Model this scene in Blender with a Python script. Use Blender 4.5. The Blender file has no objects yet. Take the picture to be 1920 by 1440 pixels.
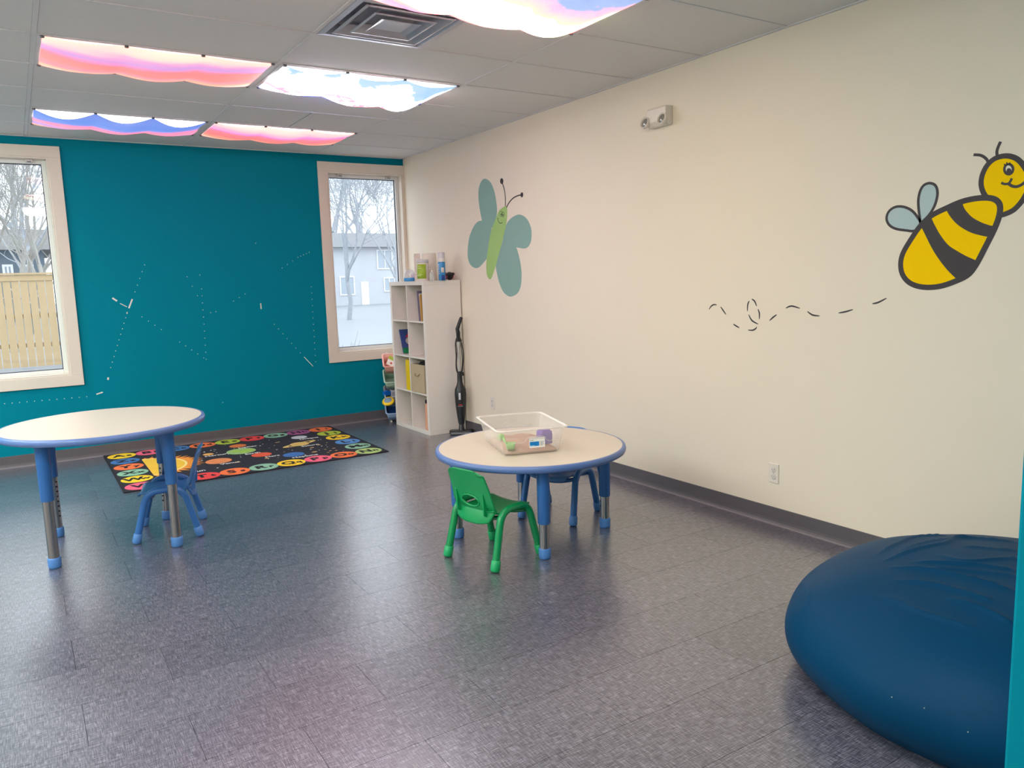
import bpy, math, random
from mathutils import Vector, Matrix
random.seed(7)
sc = bpy.context.scene
col = sc.collection

# ------------------------------------------------------------------ camera
F, YAW, PITCH, ROLL = 1452.53, 0.565448, -0.137029, -0.0306323
CAM = Vector((-3.60672, -7.70260, 1.47122))
_cy, _sy, _cp, _sp = math.cos(YAW), math.sin(YAW), math.cos(PITCH), math.sin(PITCH)
FWD = Vector((_sy*_cp, _cy*_cp, _sp)); _r = Vector((_cy, -_sy, 0)); _u = _r.cross(FWD)
RIGHT = math.cos(ROLL)*_r + math.sin(ROLL)*_u
UP = -math.sin(ROLL)*_r + math.cos(ROLL)*_u
cd = bpy.data.cameras.new('camera'); cam = bpy.data.objects.new('camera', cd); col.objects.link(cam)
cam.matrix_world = Matrix(((RIGHT.x, UP.x, -FWD.x, CAM.x), (RIGHT.y, UP.y, -FWD.y, CAM.y),
                           (RIGHT.z, UP.z, -FWD.z, CAM.z), (0, 0, 0, 1)))
cd.sensor_width = 36; cd.lens = F/1920*36; cd.clip_start = .02; cd.clip_end = 300
sc.camera = cam

# ------------------------------------------------------------------ world and exposure
w = bpy.data.worlds.new('overcast'); sc.world = w; w.use_nodes = True
wb = w.node_tree.nodes['Background']
wb.inputs['Color'].default_value = (.84, .91, 1.0, 1); wb.inputs['Strength'].default_value = 3.0
sc.view_settings.view_transform = 'Standard'; sc.view_settings.look = 'None'
sc.view_settings.gamma = 1; sc.view_settings.use_curve_mapping = False
sc.view_settings.exposure = 0.0
sc.cycles.max_bounces = 6; sc.cycles.diffuse_bounces = 4; sc.cycles.glossy_bounces = 3; sc.cycles.transmission_bounces = 3; sc.cycles.transparent_max_bounces = 10
L_FILL = 20.5       # unseen ceiling lights added to brighten the room
L_COVER = 1.0      # factor on the covered fixtures

def ray(px, py): return FWD + RIGHT*((px-960)/F) - UP*((py-720)/F)
def hit(px, py, ax, v):
    d = ray(px, py); t = (v-CAM[ax])/d[ax]; return CAM + d*t

# ------------------------------------------------------------------ materials
def lin(c):
    o = []
    for v in c:
        v /= 255.0
        o.append(v/12.92 if v <= .04045 else ((v+.055)/1.055)**2.4)
    return (*o, 1.0)
_m = {}
def mat(name, rgb, rough=.5, metal=0.0, var=.06, scale=12.0, bump=0.0, spec=.5, coat=0.0, trans=0.0, sheen=0.0):
    if name in _m: return _m[name]
    m = bpy.data.materials.new(name); m.use_nodes = True; nt = m.node_tree; N = nt.nodes; Lk = nt.links
    b = N['Principled BSDF']; c = lin(rgb)
    tc = N.new('ShaderNodeTexCoord'); nz = N.new('ShaderNodeTexNoise'); nz.inputs['Scale'].default_value = scale
    nz.inputs['Detail'].default_value = 4
    Lk.new(tc.outputs['Object'], nz.inputs['Vector'])
    mx = N.new('ShaderNodeMix'); mx.data_type = 'RGBA'
    mx.inputs[6].default_value = tuple(min(1, v*(1-var)) for v in c[:3])+(1,)
    mx.inputs[7].default_value = tuple(min(1, v*(1+var)) for v in c[:3])+(1,)
    Lk.new(nz.outputs['Fac'], mx.inputs[0]); Lk.new(mx.outputs[2], b.inputs['Base Color'])
    b.inputs['Roughness'].default_value = rough; b.inputs['Metallic'].default_value = metal
    b.inputs['Specular IOR Level'].default_value = spec; b.inputs['Coat Weight'].default_value = coat
    b.inputs['Transmission Weight'].default_value = trans
    if sheen: b.inputs['Sheen Weight'].default_value = sheen; b.inputs['Sheen Roughness'].default_value = .4
    if bump:
        bp = N.new('ShaderNodeBump'); bp.inputs['Strength'].default_value = bump; bp.inputs['Distance'].default_value = .004
        n2 = N.new('ShaderNodeTexNoise'); n2.inputs['Scale'].default_value = scale*14; Lk.new(tc.outputs['Object'], n2.inputs['Vector'])
        Lk.new(n2.outputs['Fac'], bp.inputs['Height']); Lk.new(bp.outputs['Normal'], b.inputs['Normal'])
    _m[name] = m; return m

def glass_mat(name, tint=(1, 1, 1), boost=1.0, rough=0.0):
    m = bpy.data.materials.new(name); m.use_nodes = True; nt = m.node_tree; N = nt.nodes; Lk = nt.links
    N.remove(N['Principled BSDF']); out = N['Material Output']
    t = N.new('ShaderNodeBsdfTransparent'); t.inputs['Color'].default_value = (*tint, 1)
    g = N.new('ShaderNodeBsdfGlossy'); g.inputs['Roughness'].default_value = rough
    fr = N.new('ShaderNodeFresnel'); fr.inputs['IOR'].default_value = 1.5
    mu = N.new('ShaderNodeMath'); mu.operation = 'MULTIPLY'; mu.use_clamp = True; mu.inputs[1].default_value = boost
    ms = N.new('ShaderNodeMixShader')
    Lk.new(fr.outputs[0], mu.inputs[0]); Lk.new(mu.outputs[0], ms.inputs[0])
    Lk.new(t.outputs[0], ms.inputs[1]); Lk.new(g.outputs[0], ms.inputs[2]); Lk.new(ms.outputs[0], out.inputs['Surface'])
    return m

def clear_plastic(name, rgb, opac):
    m = bpy.data.materials.new(name); m.use_nodes = True; nt = m.node_tree; N = nt.nodes; Lk = nt.links
    b = N['Principled BSDF']; b.inputs['Base Color'].default_value = lin(rgb); b.inputs['Roughness'].default_value = .25
    t = N.new('ShaderNodeBsdfTransparent'); ms = N.new('ShaderNodeMixShader')
    lw = N.new('ShaderNodeLayerWeight'); lw.inputs['Blend'].default_value = .35
    nz = N.new('ShaderNodeTexNoise'); nz.inputs['Scale'].default_value = 9
    ad = N.new('ShaderNodeMath'); ad.operation = 'MULTIPLY_ADD'; ad.inputs[1].default_value = .5; ad.inputs[2].default_value = opac; ad.use_clamp = True
    Lk.new(lw.outputs['Facing'], ad.inputs[0]); Lk.new(ad.outputs[0], ms.inputs[0])
    Lk.new(t.outputs[0], ms.inputs[1]); Lk.new(b.outputs[0], ms.inputs[2]); Lk.new(ms.outputs[0], N['Material Output'].inputs['Surface'])
    return m

def emit_mat(name, rgb, strength):
    m = bpy.data.materials.new(name); m.use_nodes = True; nt = m.node_tree
    b = nt.nodes['Principled BSDF']; b.inputs['Base Color'].default_value = (.8, .8, .8, 1)
    b.inputs['Emission Color'].default_value = lin(rgb); b.inputs['Emission Strength'].default_value = strength
    return m

def cover_mat(name, stops, strength, stretch=(1.2, 5, 5), warp=.55, scale=1.6, seed=0.0, slope=0.0):
    """printed fabric that emits by itself in place of lamp light shining through: cloud bands running along the cloth"""
    m = bpy.data.materials.new(name); m.use_nodes = True; nt = m.node_tree; N = nt.nodes; Lk = nt.links
    b = N['Principled BSDF']; tc = N.new('ShaderNodeTexCoord'); mp = N.new('ShaderNodeMapping')
    mp.inputs['Scale'].default_value = stretch; mp.inputs['Location'].default_value = (seed, seed*.7, 0)
    nz = N.new('ShaderNodeTexNoise'); nz.inputs['Scale'].default_value = scale; nz.inputs['Detail'].default_value = 5
    sx = N.new('ShaderNodeSeparateXYZ'); Lk.new(tc.outputs['Object'], sx.inputs[0])
    Lk.new(tc.outputs['Object'], mp.inputs['Vector']); Lk.new(mp.outputs[0], nz.inputs['Vector'])
    v = N.new('ShaderNodeMath'); v.operation = 'MULTIPLY_ADD'; v.inputs[1].default_value = 1/.6096; v.inputs[2].default_value = -warp*.5
    Lk.new(sx.outputs['Y'], v.inputs[0])
    xs = N.new('ShaderNodeMath'); xs.operation = 'MULTIPLY_ADD'; xs.inputs[1].default_value = slope; Lk.new(sx.outputs['X'], xs.inputs[0]); Lk.new(v.outputs[0], xs.inputs[2])
    a = N.new('ShaderNodeMath'); a.operation = 'MULTIPLY_ADD'; a.inputs[1].default_value = warp
    Lk.new(nz.outputs['Fac'], a.inputs[0]); Lk.new(xs.outputs[0], a.inputs[2])
    rp = N.new('ShaderNodeValToRGB'); cr = rp.color_ramp
    while len(cr.elements) > 1: cr.elements.remove(cr.elements[-1])
    cr.elements[0].position = stops[0][0]; cr.elements[0].color = lin(stops[0][1])
    for p_, c_ in stops[1:]:
        e = cr.elements.new(p_); e.color = lin(c_)
    for e in cr.elements:                      # strongly lit dyes keep their hue: the brightest channels carry the lamp's strength
        e.color = tuple(v_ if v_ > .88 else v_/strength for v_ in e.color[:3])+(1,)
    Lk.new(a.outputs[0], rp.inputs[0]); b.inputs['Base Color'].default_value = (.55, .5, .5, 1); Lk.new(rp.outputs[0], b.inputs['Emission Color'])
    b.inputs['Emission Strength'].default_value = strength; b.inputs['Roughness'].default_value = .9  # cloth's own emission stands in for lamp light coming through it
    return m

def floor_mat():
    m = bpy.data.materials.new('linen_vinyl'); m.use_nodes = True; nt = m.node_tree; N = nt.nodes; Lk = nt.links
    b = N['Principled BSDF']; ge = N.new('ShaderNodeNewGeometry'); oi = N.new('ShaderNodeObjectInfo')
    def streak(sx, sy, scl):
        mp = N.new('ShaderNodeMapping'); mp.inputs['Scale'].default_value = (sx, sy, 1)
        Lk.new(ge.outputs['Position'], mp.inputs['Vector'])
        nz = N.new('ShaderNodeTexNoise'); nz.inputs['Scale'].default_value = scl; nz.inputs['Detail'].default_value = 3
        nz.inputs['Roughness'].default_value = .7
        Lk.new(mp.outputs[0], nz.inputs['Vector']); return nz
    a = streak(170, 10, 2.0); c = streak(10, 170, 2.0); d = streak(1, 1, 1.2)
    s = N.new('ShaderNodeMath'); s.operation = 'ADD'; Lk.new(a.outputs[0], s.inputs[0]); Lk.new(c.outputs[0], s.inputs[1])
    s2 = N.new('ShaderNodeMath'); s2.operation = 'MULTIPLY_ADD'; s2.inputs[1].default_value = .05
    Lk.new(oi.outputs['Random'], s2.inputs[0]); Lk.new(s.outputs[0], s2.inputs[2])
    rp = N.new('ShaderNodeValToRGB'); cr = rp.color_ramp
    cr.elements[0].position = .78; cr.elements[0].color = lin((56, 56, 68))
    cr.elements[1].position = 1.30; cr.elements[1].color = lin((164, 157, 164))
    e = cr.elements.new(1.0); e.color = lin((94, 91, 102))
    # ramp lives on 0..1 so halve the sum
    h = N.new('ShaderNodeMath'); h.operation = 'MULTIPLY'; h.inputs[1].default_value = .5; Lk.new(s2.outputs[0], h.inputs[0])
    for el in cr.elements: pass
    ps = [.385, .5, .635]
    cols = [lin((42, 43, 55)), lin((76, 75, 87)), lin((148, 143, 155))]
    while len(cr.elements) > 1: cr.elements.remove(cr.elements[-1])
    cr.elements[0].position = ps[0]; cr.elements[0].color = cols[0]
    for p_, c_ in zip(ps[1:], cols[1:]):
        e = cr.elements.new(p_); e.color = c_
    Lk.new(h.outputs[0], rp.inputs[0]); Lk.new(rp.outputs[0], b.inputs['Base Color'])
    rr = N.new('ShaderNodeMapRange'); rr.inputs['To Min'].default_value = .24; rr.inputs['To Max'].default_value = .36
    Lk.new(h.outputs[0], rr.inputs['Value']); Lk.new(rr.outputs[0], b.inputs['Roughness'])
    bp = N.new('ShaderNodeBump'); bp.inputs['Strength'].default_value = .12; bp.inputs['Distance'].default_value = .001
    Lk.new(s.outputs[0], bp.inputs['Height']); Lk.new(bp.outputs[0], b.inputs['Normal'])
    b.inputs['Specular IOR Level'].default_value = .5
    b.inputs['Coat Weight'].default_value = 1; b.inputs['Coat Roughness'].default_value = .27; b.inputs['Coat IOR'].default_value = 1.75
    return m

M = dict(
    cream=mat('cream_wall_paint', (232, 220, 201), .62, var=.012, scale=3, bump=.08),
    teal=mat('teal_wall_paint', (0, 128, 148), .55, var=.03, scale=3, bump=.06, spec=.06),
    casing=mat('window_casing_paint', (224, 214, 200), .5, var=.02),
    vinyl=mat('white_window_vinyl', (226, 227, 224), .35, var=.02),
    gasket=mat('black_gasket', (34, 36, 52), .5),
    panel=mat('ceiling_panel_mineral', (226, 224, 222), .92, var=.03, scale=60, bump=.25),
    tbar=mat('ceiling_grid_metal', (222, 220, 220), .8, var=.02),
    base=mat('grey_vinyl_cove', (92, 88, 92), .45, var=.03),
    toe_highlight=mat('cove_toe_highlight', (120, 114, 118), .4, var=.03),
    sub=mat('subfloor', (30, 30, 34), .9),
    floor=floor_mat(),
    white=mat('white_laminate', (232, 226, 216), .45, var=.015),
    wplastic=mat('white_plastic', (226, 216, 205), .4, var=.02),
    tabletop=mat('cream_table_laminate', (214, 204, 186), .34, var=.015),
    rim=mat('blue_edge_band', (92, 120, 176), .35, var=.03),
    bluepaint=mat('blue_powder_coat', (50, 108, 178), .33, var=.03),
    bluefoot=mat('blue_rubber_foot', (80, 132, 200), .45, var=.03),
    blueshell=mat('blue_chair_plastic', (64, 118, 184), .36, var=.03),
    chrome=mat('chrome_tube', (168, 166, 170), .14, 1.0, var=.03),
    hole=mat('dark_hole', (22, 22, 26), .8),
    greenshell=mat('green_chair_plastic', (6, 150, 84), .36, var=.03),
    greenpaint=mat('green_powder_coat', (4, 142, 82), .3, var=.03),
    greenfoot=mat('green_rubber_foot', (16, 164, 98), .45, var=.03),
    black=mat('black_plastic', (26, 28, 34), .35, var=.05),
    silver=mat('silver_metal', (198, 196, 192), .3, .6, var=.03),
    red=mat('red_badge', (170, 40, 44), .4),
    beanbag=mat('navy_beanbag_cloth', (0, 58, 92), .5, var=.12, scale=2.2, bump=.10, spec=.09),
    snow=mat('snow', (150, 154, 159), .9, var=.03, scale=.6, bump=.3),
    bark=mat('pale_bark', (172, 168, 162), .9, var=.25, scale=6, bump=.4),
    bark2=mat('grey_bark', (166, 170, 176), .9, var=.25, scale=6, bump=.4),
    fence=mat('tan_fence_wood', (186, 160, 122), .8, var=.10, scale=7, bump=.3),
    glass=glass_mat('window_glass', (.95, .98, .97), 1.6),
)

# ------------------------------------------------------------------ mesh helpers
class MB:
    def __init__(s): s.v = []; s.f = []; s.sm = []
    def add(s, vs, fs, sm=False):
        o = len(s.v); s.v += [tuple(p) for p in vs]; s.f += [tuple(i+o for i in f) for f in fs]; s.sm += [sm]*len(fs); return s
    def box(s, x0, x1, y0, y1, z0, z1, M_=None):
        vs = [Vector((x, y, z)) for z in (z0, z1) for y in (y0, y1) for x in (x0, x1)]
        if M_: vs = [M_ @ q for q in vs]
        return s.add(vs, [(0, 2, 3, 1), (4, 5, 7, 6), (0, 1, 5, 4), (2, 6, 7, 3), (0, 4, 6, 2), (1, 3, 7, 5)])
    def tube(s, path, r, n=10, cap=True, sm=True, flat=None):
        P = [Vector(q) for q in path]; k = len(P)
        R = r if isinstance(r, (list, tuple)) else [r]*k
        T = [(P[min(i+1, k-1)]-P[max(i-1, 0)]).normalized() for i in range(k)]
        ref = Vector((0, 0, 1)) if abs(T[0].z) < .9 else Vector((1, 0, 0))
        nx = T[0].cross(ref).normalized(); vs = []
        for i in range(k):
            nx = (nx - T[i]*nx.dot(T[i])).normalized(); ny = T[i].cross(nx)
            for j in range(n):
                a = 2*math.pi*j/n
                vs.append(P[i]+(nx*math.cos(a)+ny*math.sin(a)*(flat or 1))*R[i])
        fs = [(i*n+j, i*n+(j+1) % n, (i+1)*n+(j+1) % n, (i+1)*n+j) for i in range(k-1) for j in range(n)]
        s.add(vs, fs, sm)
        if cap: s.add(vs[:n], [tuple(range(n))[::-1]]); s.add(vs[-n:], [tuple(range(n))])
        return s
    def lathe(s, prof, n=32, c=(0, 0, 0), sm=True, sx=1, sy=1, cap=True, M_=None):
        vs = [];
        for (r, z) in prof:
            for j in range(n):
                a = 2*math.pi*j/n; q = Vector((c[0]+r*sx*math.cos(a), c[1]+r*sy*math.sin(a), c[2]+z)); vs.append(M_ @ q if M_ else q)
        k = len(prof)
        fs = [(i*n+j, i*n+(j+1) % n, (i+1)*n+(j+1) % n, (i+1)*n+j) for i in range(k-1) for j in range(n)]
        s.add(vs, fs, sm)
        if cap: s.add(vs[:n], [tuple(range(n))[::-1]]); s.add(vs[-n:], [tuple(range(n))])
        return s
    def prism(s, poly, fn, t0, t1):
        """poly: 2D points; fn(a,b,t) -> 3D"""
        n = len(poly); vs = [fn(a, b, t0) for a, b in poly]+[fn(a, b, t1) for a, b in poly]
        return s.add(vs, [tuple(range(n))[::-1], tuple(range(n, 2*n))]+[(i, (i+1) % n, n+(i+1) % n, n+i) for i in range(n)])
    def grid(s, nu, nv, fn, sm=True, closed=False, skip=None):
        vs = [fn(i/nu, j/nv) for j in range(nv+1) for i in range(nu+1)]
        fs = [(j*(nu+1)+i, j*(nu+1)+i+1, (j+1)*(nu+1)+i+1, (j+1)*(nu+1)+i) for j in range(nv) for i in range(nu) if not (skip and skip((i+.5)/nu, (j+.5)/nv))]
        return s.add(vs, fs, sm)
    def mesh(s, name, m):
        me = bpy.data.meshes.new(name); me.from_pydata(s.v, [], s.f)
        me.polygons.foreach_set('use_smooth', s.sm); me.update()
        if m: me.materials.append(m)
        return me
    def build(s, name, m, parent=None, bevel=0, seg=2, solid=0, subsurf=0):
        o = bpy.data.objects.new(name, s.mesh(name, m)); col.objects.link(o)
        if parent: o.parent = parent
        if solid:
            md = o.modifiers.new('solid', 'SOLIDIFY'); md.thickness = solid; md.offset = 0
        if bevel:
            md = o.modifiers.new('bevel', 'BEVEL'); md.width = bevel; md.segments = seg; md.limit_method = 'ANGLE'
        if subsurf:
            md = o.modifiers.new('sub', 'SUBSURF'); md.levels = subsurf; md.render_levels = subsurf
        return o

def tag(o, label=None, cat=None, group=None, kind=None):
    if label: o['label'] = label
    if cat: o['category'] = cat
    if group: o['group'] = group
    if kind: o['kind'] = kind
    return o
def thing(name, loc=(0, 0, 0), rz=0, label=None, cat=None, group=None, kind=None):
    o = bpy.data.objects.new(name, None); col.objects.link(o); o.location = loc; o.rotation_euler = (0, 0, rz)
    o.empty_display_size = .1
    return tag(o, label, cat, group, kind)
def copy_tree(o, parent=None):
    c = o.copy(); col.objects.link(c); c.parent = parent
    for ch in [q for q in o.children]: copy_tree(ch, c)
    return c
def catmull(pts, closed=True, k=6):
    n = len(pts); out = []
    rng = range(n) if closed else range(n-1)
    g = (lambda i: pts[i % n]) if closed else (lambda i: pts[max(0, min(n-1, i))])
    for i in rng:
        p0, p1, p2, p3 = g(i-1), g(i), g(i+1), g(i+2)
        for j in range(k):
            t = j/k
            out.append(tuple(.5*((2*b)+(-a+c)*t+(2*a-5*b+4*c-d)*t*t+(-a+3*b-3*c+d)*t**3) for a, b, c, d in zip(p0, p1, p2, p3)))
    if not closed: out.append(tuple(pts[-1]))
    return out
def text_mesh(txt, size, name, m, fn_matrix, parent, bold=0.0, depth=.0004):
    cu = bpy.data.curves.new(name, 'FONT'); cu.body = txt; cu.size = size; cu.align_x = 'CENTER'; cu.align_y = 'CENTER'
    cu.offset = bold; cu.extrude = depth; cu.resolution_u = 3
    to = bpy.data.objects.new('tmp', cu); col.objects.link(to)
    me = bpy.data.meshes.new_from_object(to.evaluated_get(bpy.context.evaluated_depsgraph_get()))
    bpy.data.objects.remove(to); bpy.data.curves.remove(cu)
    me.transform(fn_matrix); me.materials.clear(); me.materials.append(m); me.name = name
    o = bpy.data.objects.new(name, me); col.objects.link(o); o.parent = parent
    return o

def rrect(hx, hy, r, k=5):
    P = []
    for cx, cy_, a0 in ((hx-r, hy-r, 0), (-hx+r, hy-r, 90), (-hx+r, -hy+r, 180), (hx-r, -hy+r, 270)):
        for j in range(k+1):
            a = math.radians(a0+90*j/k); P.append((cx+r*math.cos(a), cy_+r*math.sin(a)))
    return P
def loft(mb, levels, cap0=True, cap1=False, sm=True):
    n = len(levels[0]); vs = [q for L_ in levels for q in L_]
    fs = [(i*n+j, i*n+(j+1) % n, (i+1)*n+(j+1) % n, (i+1)*n+j) for i in range(len(levels)-1) for j in range(n)]
    mb.add(vs, fs, sm)
    if cap0: mb.add(levels[0], [tuple(range(n))[::-1]])
    if cap1: mb.add(levels[-1], [tuple(range(n))])
    return mb

# ------------------------------------------------------------------ setting: floor, ceiling, walls
H = 2.74; X0 = -8.2; Y0 = -9.4; WT = .15
fl = tag(MB().box(X0, 0, Y0, 0, -.08, -.006).build('floor', M['sub']), kind='structure')
TL, TW = .6096, .3048
tile = MB().box(-TL/2+.0007, TL/2-.0007, -TW/2+.0007, TW/2-.0007, -.006, 0)
tile_me = None; cand = []
ro = 0
ys = -4.66
rows = range(-16, 17)
for r in rows:
    y1 = ys - r*TW; y0_ = y1-TW
    if y1 <= Y0+.01 or y0_ >= 0: continue
    off = -2.325 if r % 2 == 0 else -2.63
    k = math.floor((X0-off)/TL)
    while off+k*TL < 0:
        xa, xb = off+k*TL, off+(k+1)*TL; k += 1
        ca, cb = max(xa, X0), min(xb, 0); da, db = max(y0_, Y0), min(y1, 0)
        if cb-ca < .01 or db-da < .01: continue
        c = Vector(((ca+cb)/2, (da+db)/2, 0)); d = c-CAM; z = d.dot(FWD)
        inv = False
        if z > .3:
            px = 960+F*d.dot(RIGHT)/z; py = 720-F*d.dot(UP)/z; inv = -250 < px < 2170 and -100 < py < 1750
        cand.append((0 if inv else 1, d.length, ca, cb, da, db))
cand.sort()
rest = MB(); n_t = 0
for inv, d, ca, cb, da, db in cand:
    full = (cb-ca) > TL-.001 and (db-da) > TW-.001
    if n_t < 298 and not inv:
        if full:
            if tile_me is None: tile_me = tile.mesh('floor_tile', M['floor'])
            o = bpy.data.objects.new('floor_tile', tile_me)
        else:
            g = .0007; hx, hy = (cb-ca)/2-g, (db-da)/2-g
            o = bpy.data.objects.new('floor_tile', MB().box(-hx, hx, -hy, hy, -.006, 0).mesh('floor_tile', M['floor']))
        col.objects.link(o); o.parent = fl; o.location = ((ca+cb)/2, (da+db)/2, 0); n_t += 1
    else: rest.box(ca+.0007, cb-.0007, da+.0007, db-.0007, -.006, 0)
tag(rest.build('floor_tiles', M['floor'], fl), kind='stuff')

ce = tag(MB().box(X0, 0, Y0, 0, H+.06, H+.12).build('ceiling', M['panel']), kind='structure')
GX = [0]+[-.953-1.2192*k for k in range(6)]+[X0]
GY = [0]+[-.595-.6096*k for k in range(15) if -.595-.6096*k > Y0+.05]+[Y0]
FIX = set(); VENT = None
def colx(i): return GX[i+1], GX[i]
fix_rows = [1, 4, 7, 10]
fix_cols = [1, 2, 4, 5]
for j in fix_rows:
    for i in fix_cols:
        if (i, j) != (1, 10): FIX.add((i, j))
pm = None
for i in range(len(GX)-1):
    for j in range(len(GY)-1):
        if (i, j) in FIX: continue
        xa, xb = GX[i+1], GX[i]; ya, yb = GY[j+1], GY[j]
        if yb-ya < .03 or xb-xa < .03: continue
        parts = [(xa, xb)]
        if (i, j) == (1, 6): parts = [(xa+.6096, xb)]        # the rest of this bay holds the air diffuser
        if (i, j) == (1, 2): parts = [(xa, xa+.61), (xa+.62, xb)]
        for pa, pb in parts:
            MB().box(pa+.013, pb-.013, ya+.013, yb-.013, H+.0035, H+.02).build('ceiling_panel', M['panel'], ce)
for x in GX[1:-1]: MB().box(x-.0115, x+.0115, Y0, 0, H, H+.005).build('grid_bar', M['tbar'], ce)
for y in GY[1:-1]: MB().box(X0, 0, y-.0115, y+.0115, H-.0006, H+.0045).build('grid_bar', M['tbar'], ce)
MB().box(GX[2]+.6096-.012, GX[2]+.6096+.012, GY[7], GY[6], H-.0003, H+.005).build('grid_bar', M['tbar'], ce)
MB().box(GX[2]+.603, GX[2]+.627, GY[3], GY[2], H-.0003, H+.005).build('grid_bar', M['tbar'], ce)
MB().box(-.02, 0, Y0, 0, H-.001, H+.006).build('wall_angle', M['tbar'], ce)
MB().box(X0, 0, -.02, 0, H-.001, H+.006).build('wall_angle', M['tbar'], ce)

W1 = (-4.08, -3.25, .745, 2.58); W2 = (-.845, -.022, .745, 2.578)
wb_ = MB(); xs = [X0-WT, W1[0], W1[1], W2[0], W2[1], WT]
wb_.box(xs[0], xs[1], 0, WT, -.1, H+.12); wb_.box(xs[2], xs[3], 0, WT, -.1, H+.12); wb_.box(xs[4], xs[5], 0.0, WT, -.1, H+.12)
for W in (W1, W2): wb_.box(W[0], W[1], 0, WT, -.1, W[2]); wb_.box(W[0], W[1], 0, WT, W[3], H+.12)
wall_back = tag(wb_.build('wall_back', M['teal']), kind='structure')
wall_right = tag(MB().box(0, WT, Y0-WT, 0, -.1, H+.12).build('wall_right', M['cream']), kind='structure')
tag(MB().box(X0-WT, X0, Y0-WT, 0, -.1, H+.12).build('wall_left', M['cream']), kind='structure')
tag(MB().box(X0, 0, Y0-WT, Y0, -.1, H+.12).build('wall_rear', M['cream']), kind='structure')
JX, JY = -2.69, -7.30
wall_front = tag(MB().box(JX, -.0, JY-.12, JY, -.006, H+.004).build('wall_front', M['teal'], bevel=.004), kind='structure')

def baseboard(name, fn, length, m=M['base']):
    prof = [(0, 0), (.016, 0), (.014, .006), (.007, .016), (.0045, .03), (.004, .098), (0, .1)]
    mb = MB(); n = len(prof)
    vs = [fn(0, a, b) for a, b in prof]+[fn(length, a, b) for a, b in prof]
    mb.add(vs, [tuple(range(n)), tuple(range(n, 2*n))[::-1]]+[(i, i+n, (i+1) % n+n, (i+1) % n) for i in range(n)])
    o = tag(mb.build(name, m), kind='structure')
    t = MB(); pr = [(.0162, 0), (.0235, 0), (.0215, .0035), (.0155, .0075)]; n = 4  # paler strip paints a highlight along the toe of the cove
    vs = [fn(0, a, b) for a, b in pr]+[fn(length, a, b) for a, b in pr]
    t.add(vs, [tuple(range(n)), tuple(range(n, 2*n))[::-1]]+[(i, i+n, (i+1) % n+n, (i+1) % n) for i in range(n)])
    t.build('toe_highlight_strip', M['toe_highlight'], o); return o
baseboard('baseboard_back', lambda s, a, b: (X0+s, -a-.0003, b+.0003), -X0-.02)
baseboard('baseboard_right', lambda s, a, b: (-a-.0003, -s, b+.0003), -JY-.005)
baseboard('baseboard_left', lambda s, a, b: (X0+a+.0003, -s, b+.0003), -Y0)

# ------------------------------------------------------------------ windows
def window(name, W, right_casing):
    xa, xb, za, zb = W; r = thing(name, ((xa+xb)/2, 0, za), kind='structure'); ox, oz = -(xa+xb)/2, -za
    def B(x0, x1, y0, y1, z0, z1, nm, m, bev=0): return MB().box(x0+ox, x1+ox, y0, y1, z0+oz, z1+oz).build(nm, m, r, bevel=bev)
    cw = .092; xe = xb+cw if right_casing else -.0015
    B(xa-cw, xe, -.018, -.0005, zb-.001, zb+cw, 'head_casing', M['casing'], .002)
    B(xa-cw, xe, -.018, -.0005, za-cw, za+.001, 'sill_casing', M['casing'], .002)
    B(xa-cw, xa+.001, -.0178, -.0005, za+.001, zb-.001, 'side_casing', M['casing'], .002)
    if right_casing: B(xb-.001, xe, -.0178, -.0005, za+.001, zb-.001, 'side_casing', M['casing'], .002)
    if not right_casing: B(xb-.001, -.0012, -.006, .02, za-.005, zb+.005, 'corner_strip', M['cream'])
    j = .014
    B(xa, xa+j, -.012, WT, za, zb, 'jamb', M['casing']); B(xb-j, xb, -.012, WT, za, zb, 'jamb', M['casing'])
    B(xa+j, xb-j, -.012, WT, zb-j, zb, 'jamb', M['casing']); B(xa+j, xb-j, -.012, WT, za, za+j, 'jamb', M['casing'])
    s = .034; a, b, c, d = xa+j, xb-j, za+j, zb-j
    f = MB().box(a+ox, a+s+ox, .07, .13, c+oz, d+oz).box(b-s+ox, b+ox, .07, .13, c+oz, d+oz).box(a+s+ox, b-s+ox, .07, .13, c+oz, c+s+oz).box(a+s+ox, b-s+ox, .07, .13, d-s+oz, d+oz)
    f.build('sash', M['vinyl'], r, bevel=.003)
    gk = .006; a, b, c, d = a+s, b-s, c+s, d-s
    g = MB().box(a+ox, a+gk+ox, .092, .108, c+oz, d+oz).box(b-gk+ox, b+ox, .092, .108, c+oz, d+oz).box(a+gk+ox, b-gk+ox, .092, .108, c+oz, c+gk+oz).box(a+gk+ox, b-gk+ox, .092, .108, d-gk+oz, d+oz)
    g.build('gasket', M['gasket'], r)
    MB().add([(a+ox, .1, c+oz), (b+ox, .1, c+oz), (b+ox, .1, d+oz), (a+ox, .1, d+oz)], [(0, 1, 2, 3)]).build('glass_pane', M['glass'], r)
    for bx in (xa+.13, xb-.16):
        k = MB().box(bx+ox, bx+.05+ox, .035, .066, zb-j-.028+oz, zb-j-.0005+oz)
        k.box(bx+.016+ox, bx+.034+ox, .031, .036, zb-j-.024+oz, zb-j-.008+oz)
        k.build('blind_bracket', M['silver'], r, bevel=.002)
        MB().box(bx+.010+ox, bx+.040+ox, .0305, .0345, zb-j-.0245+oz, zb-j-.0195+oz).build('bracket_latch', M['gasket'], r)
    return r
window('window_1', W1, True); window('window_2', W2, False)

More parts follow.
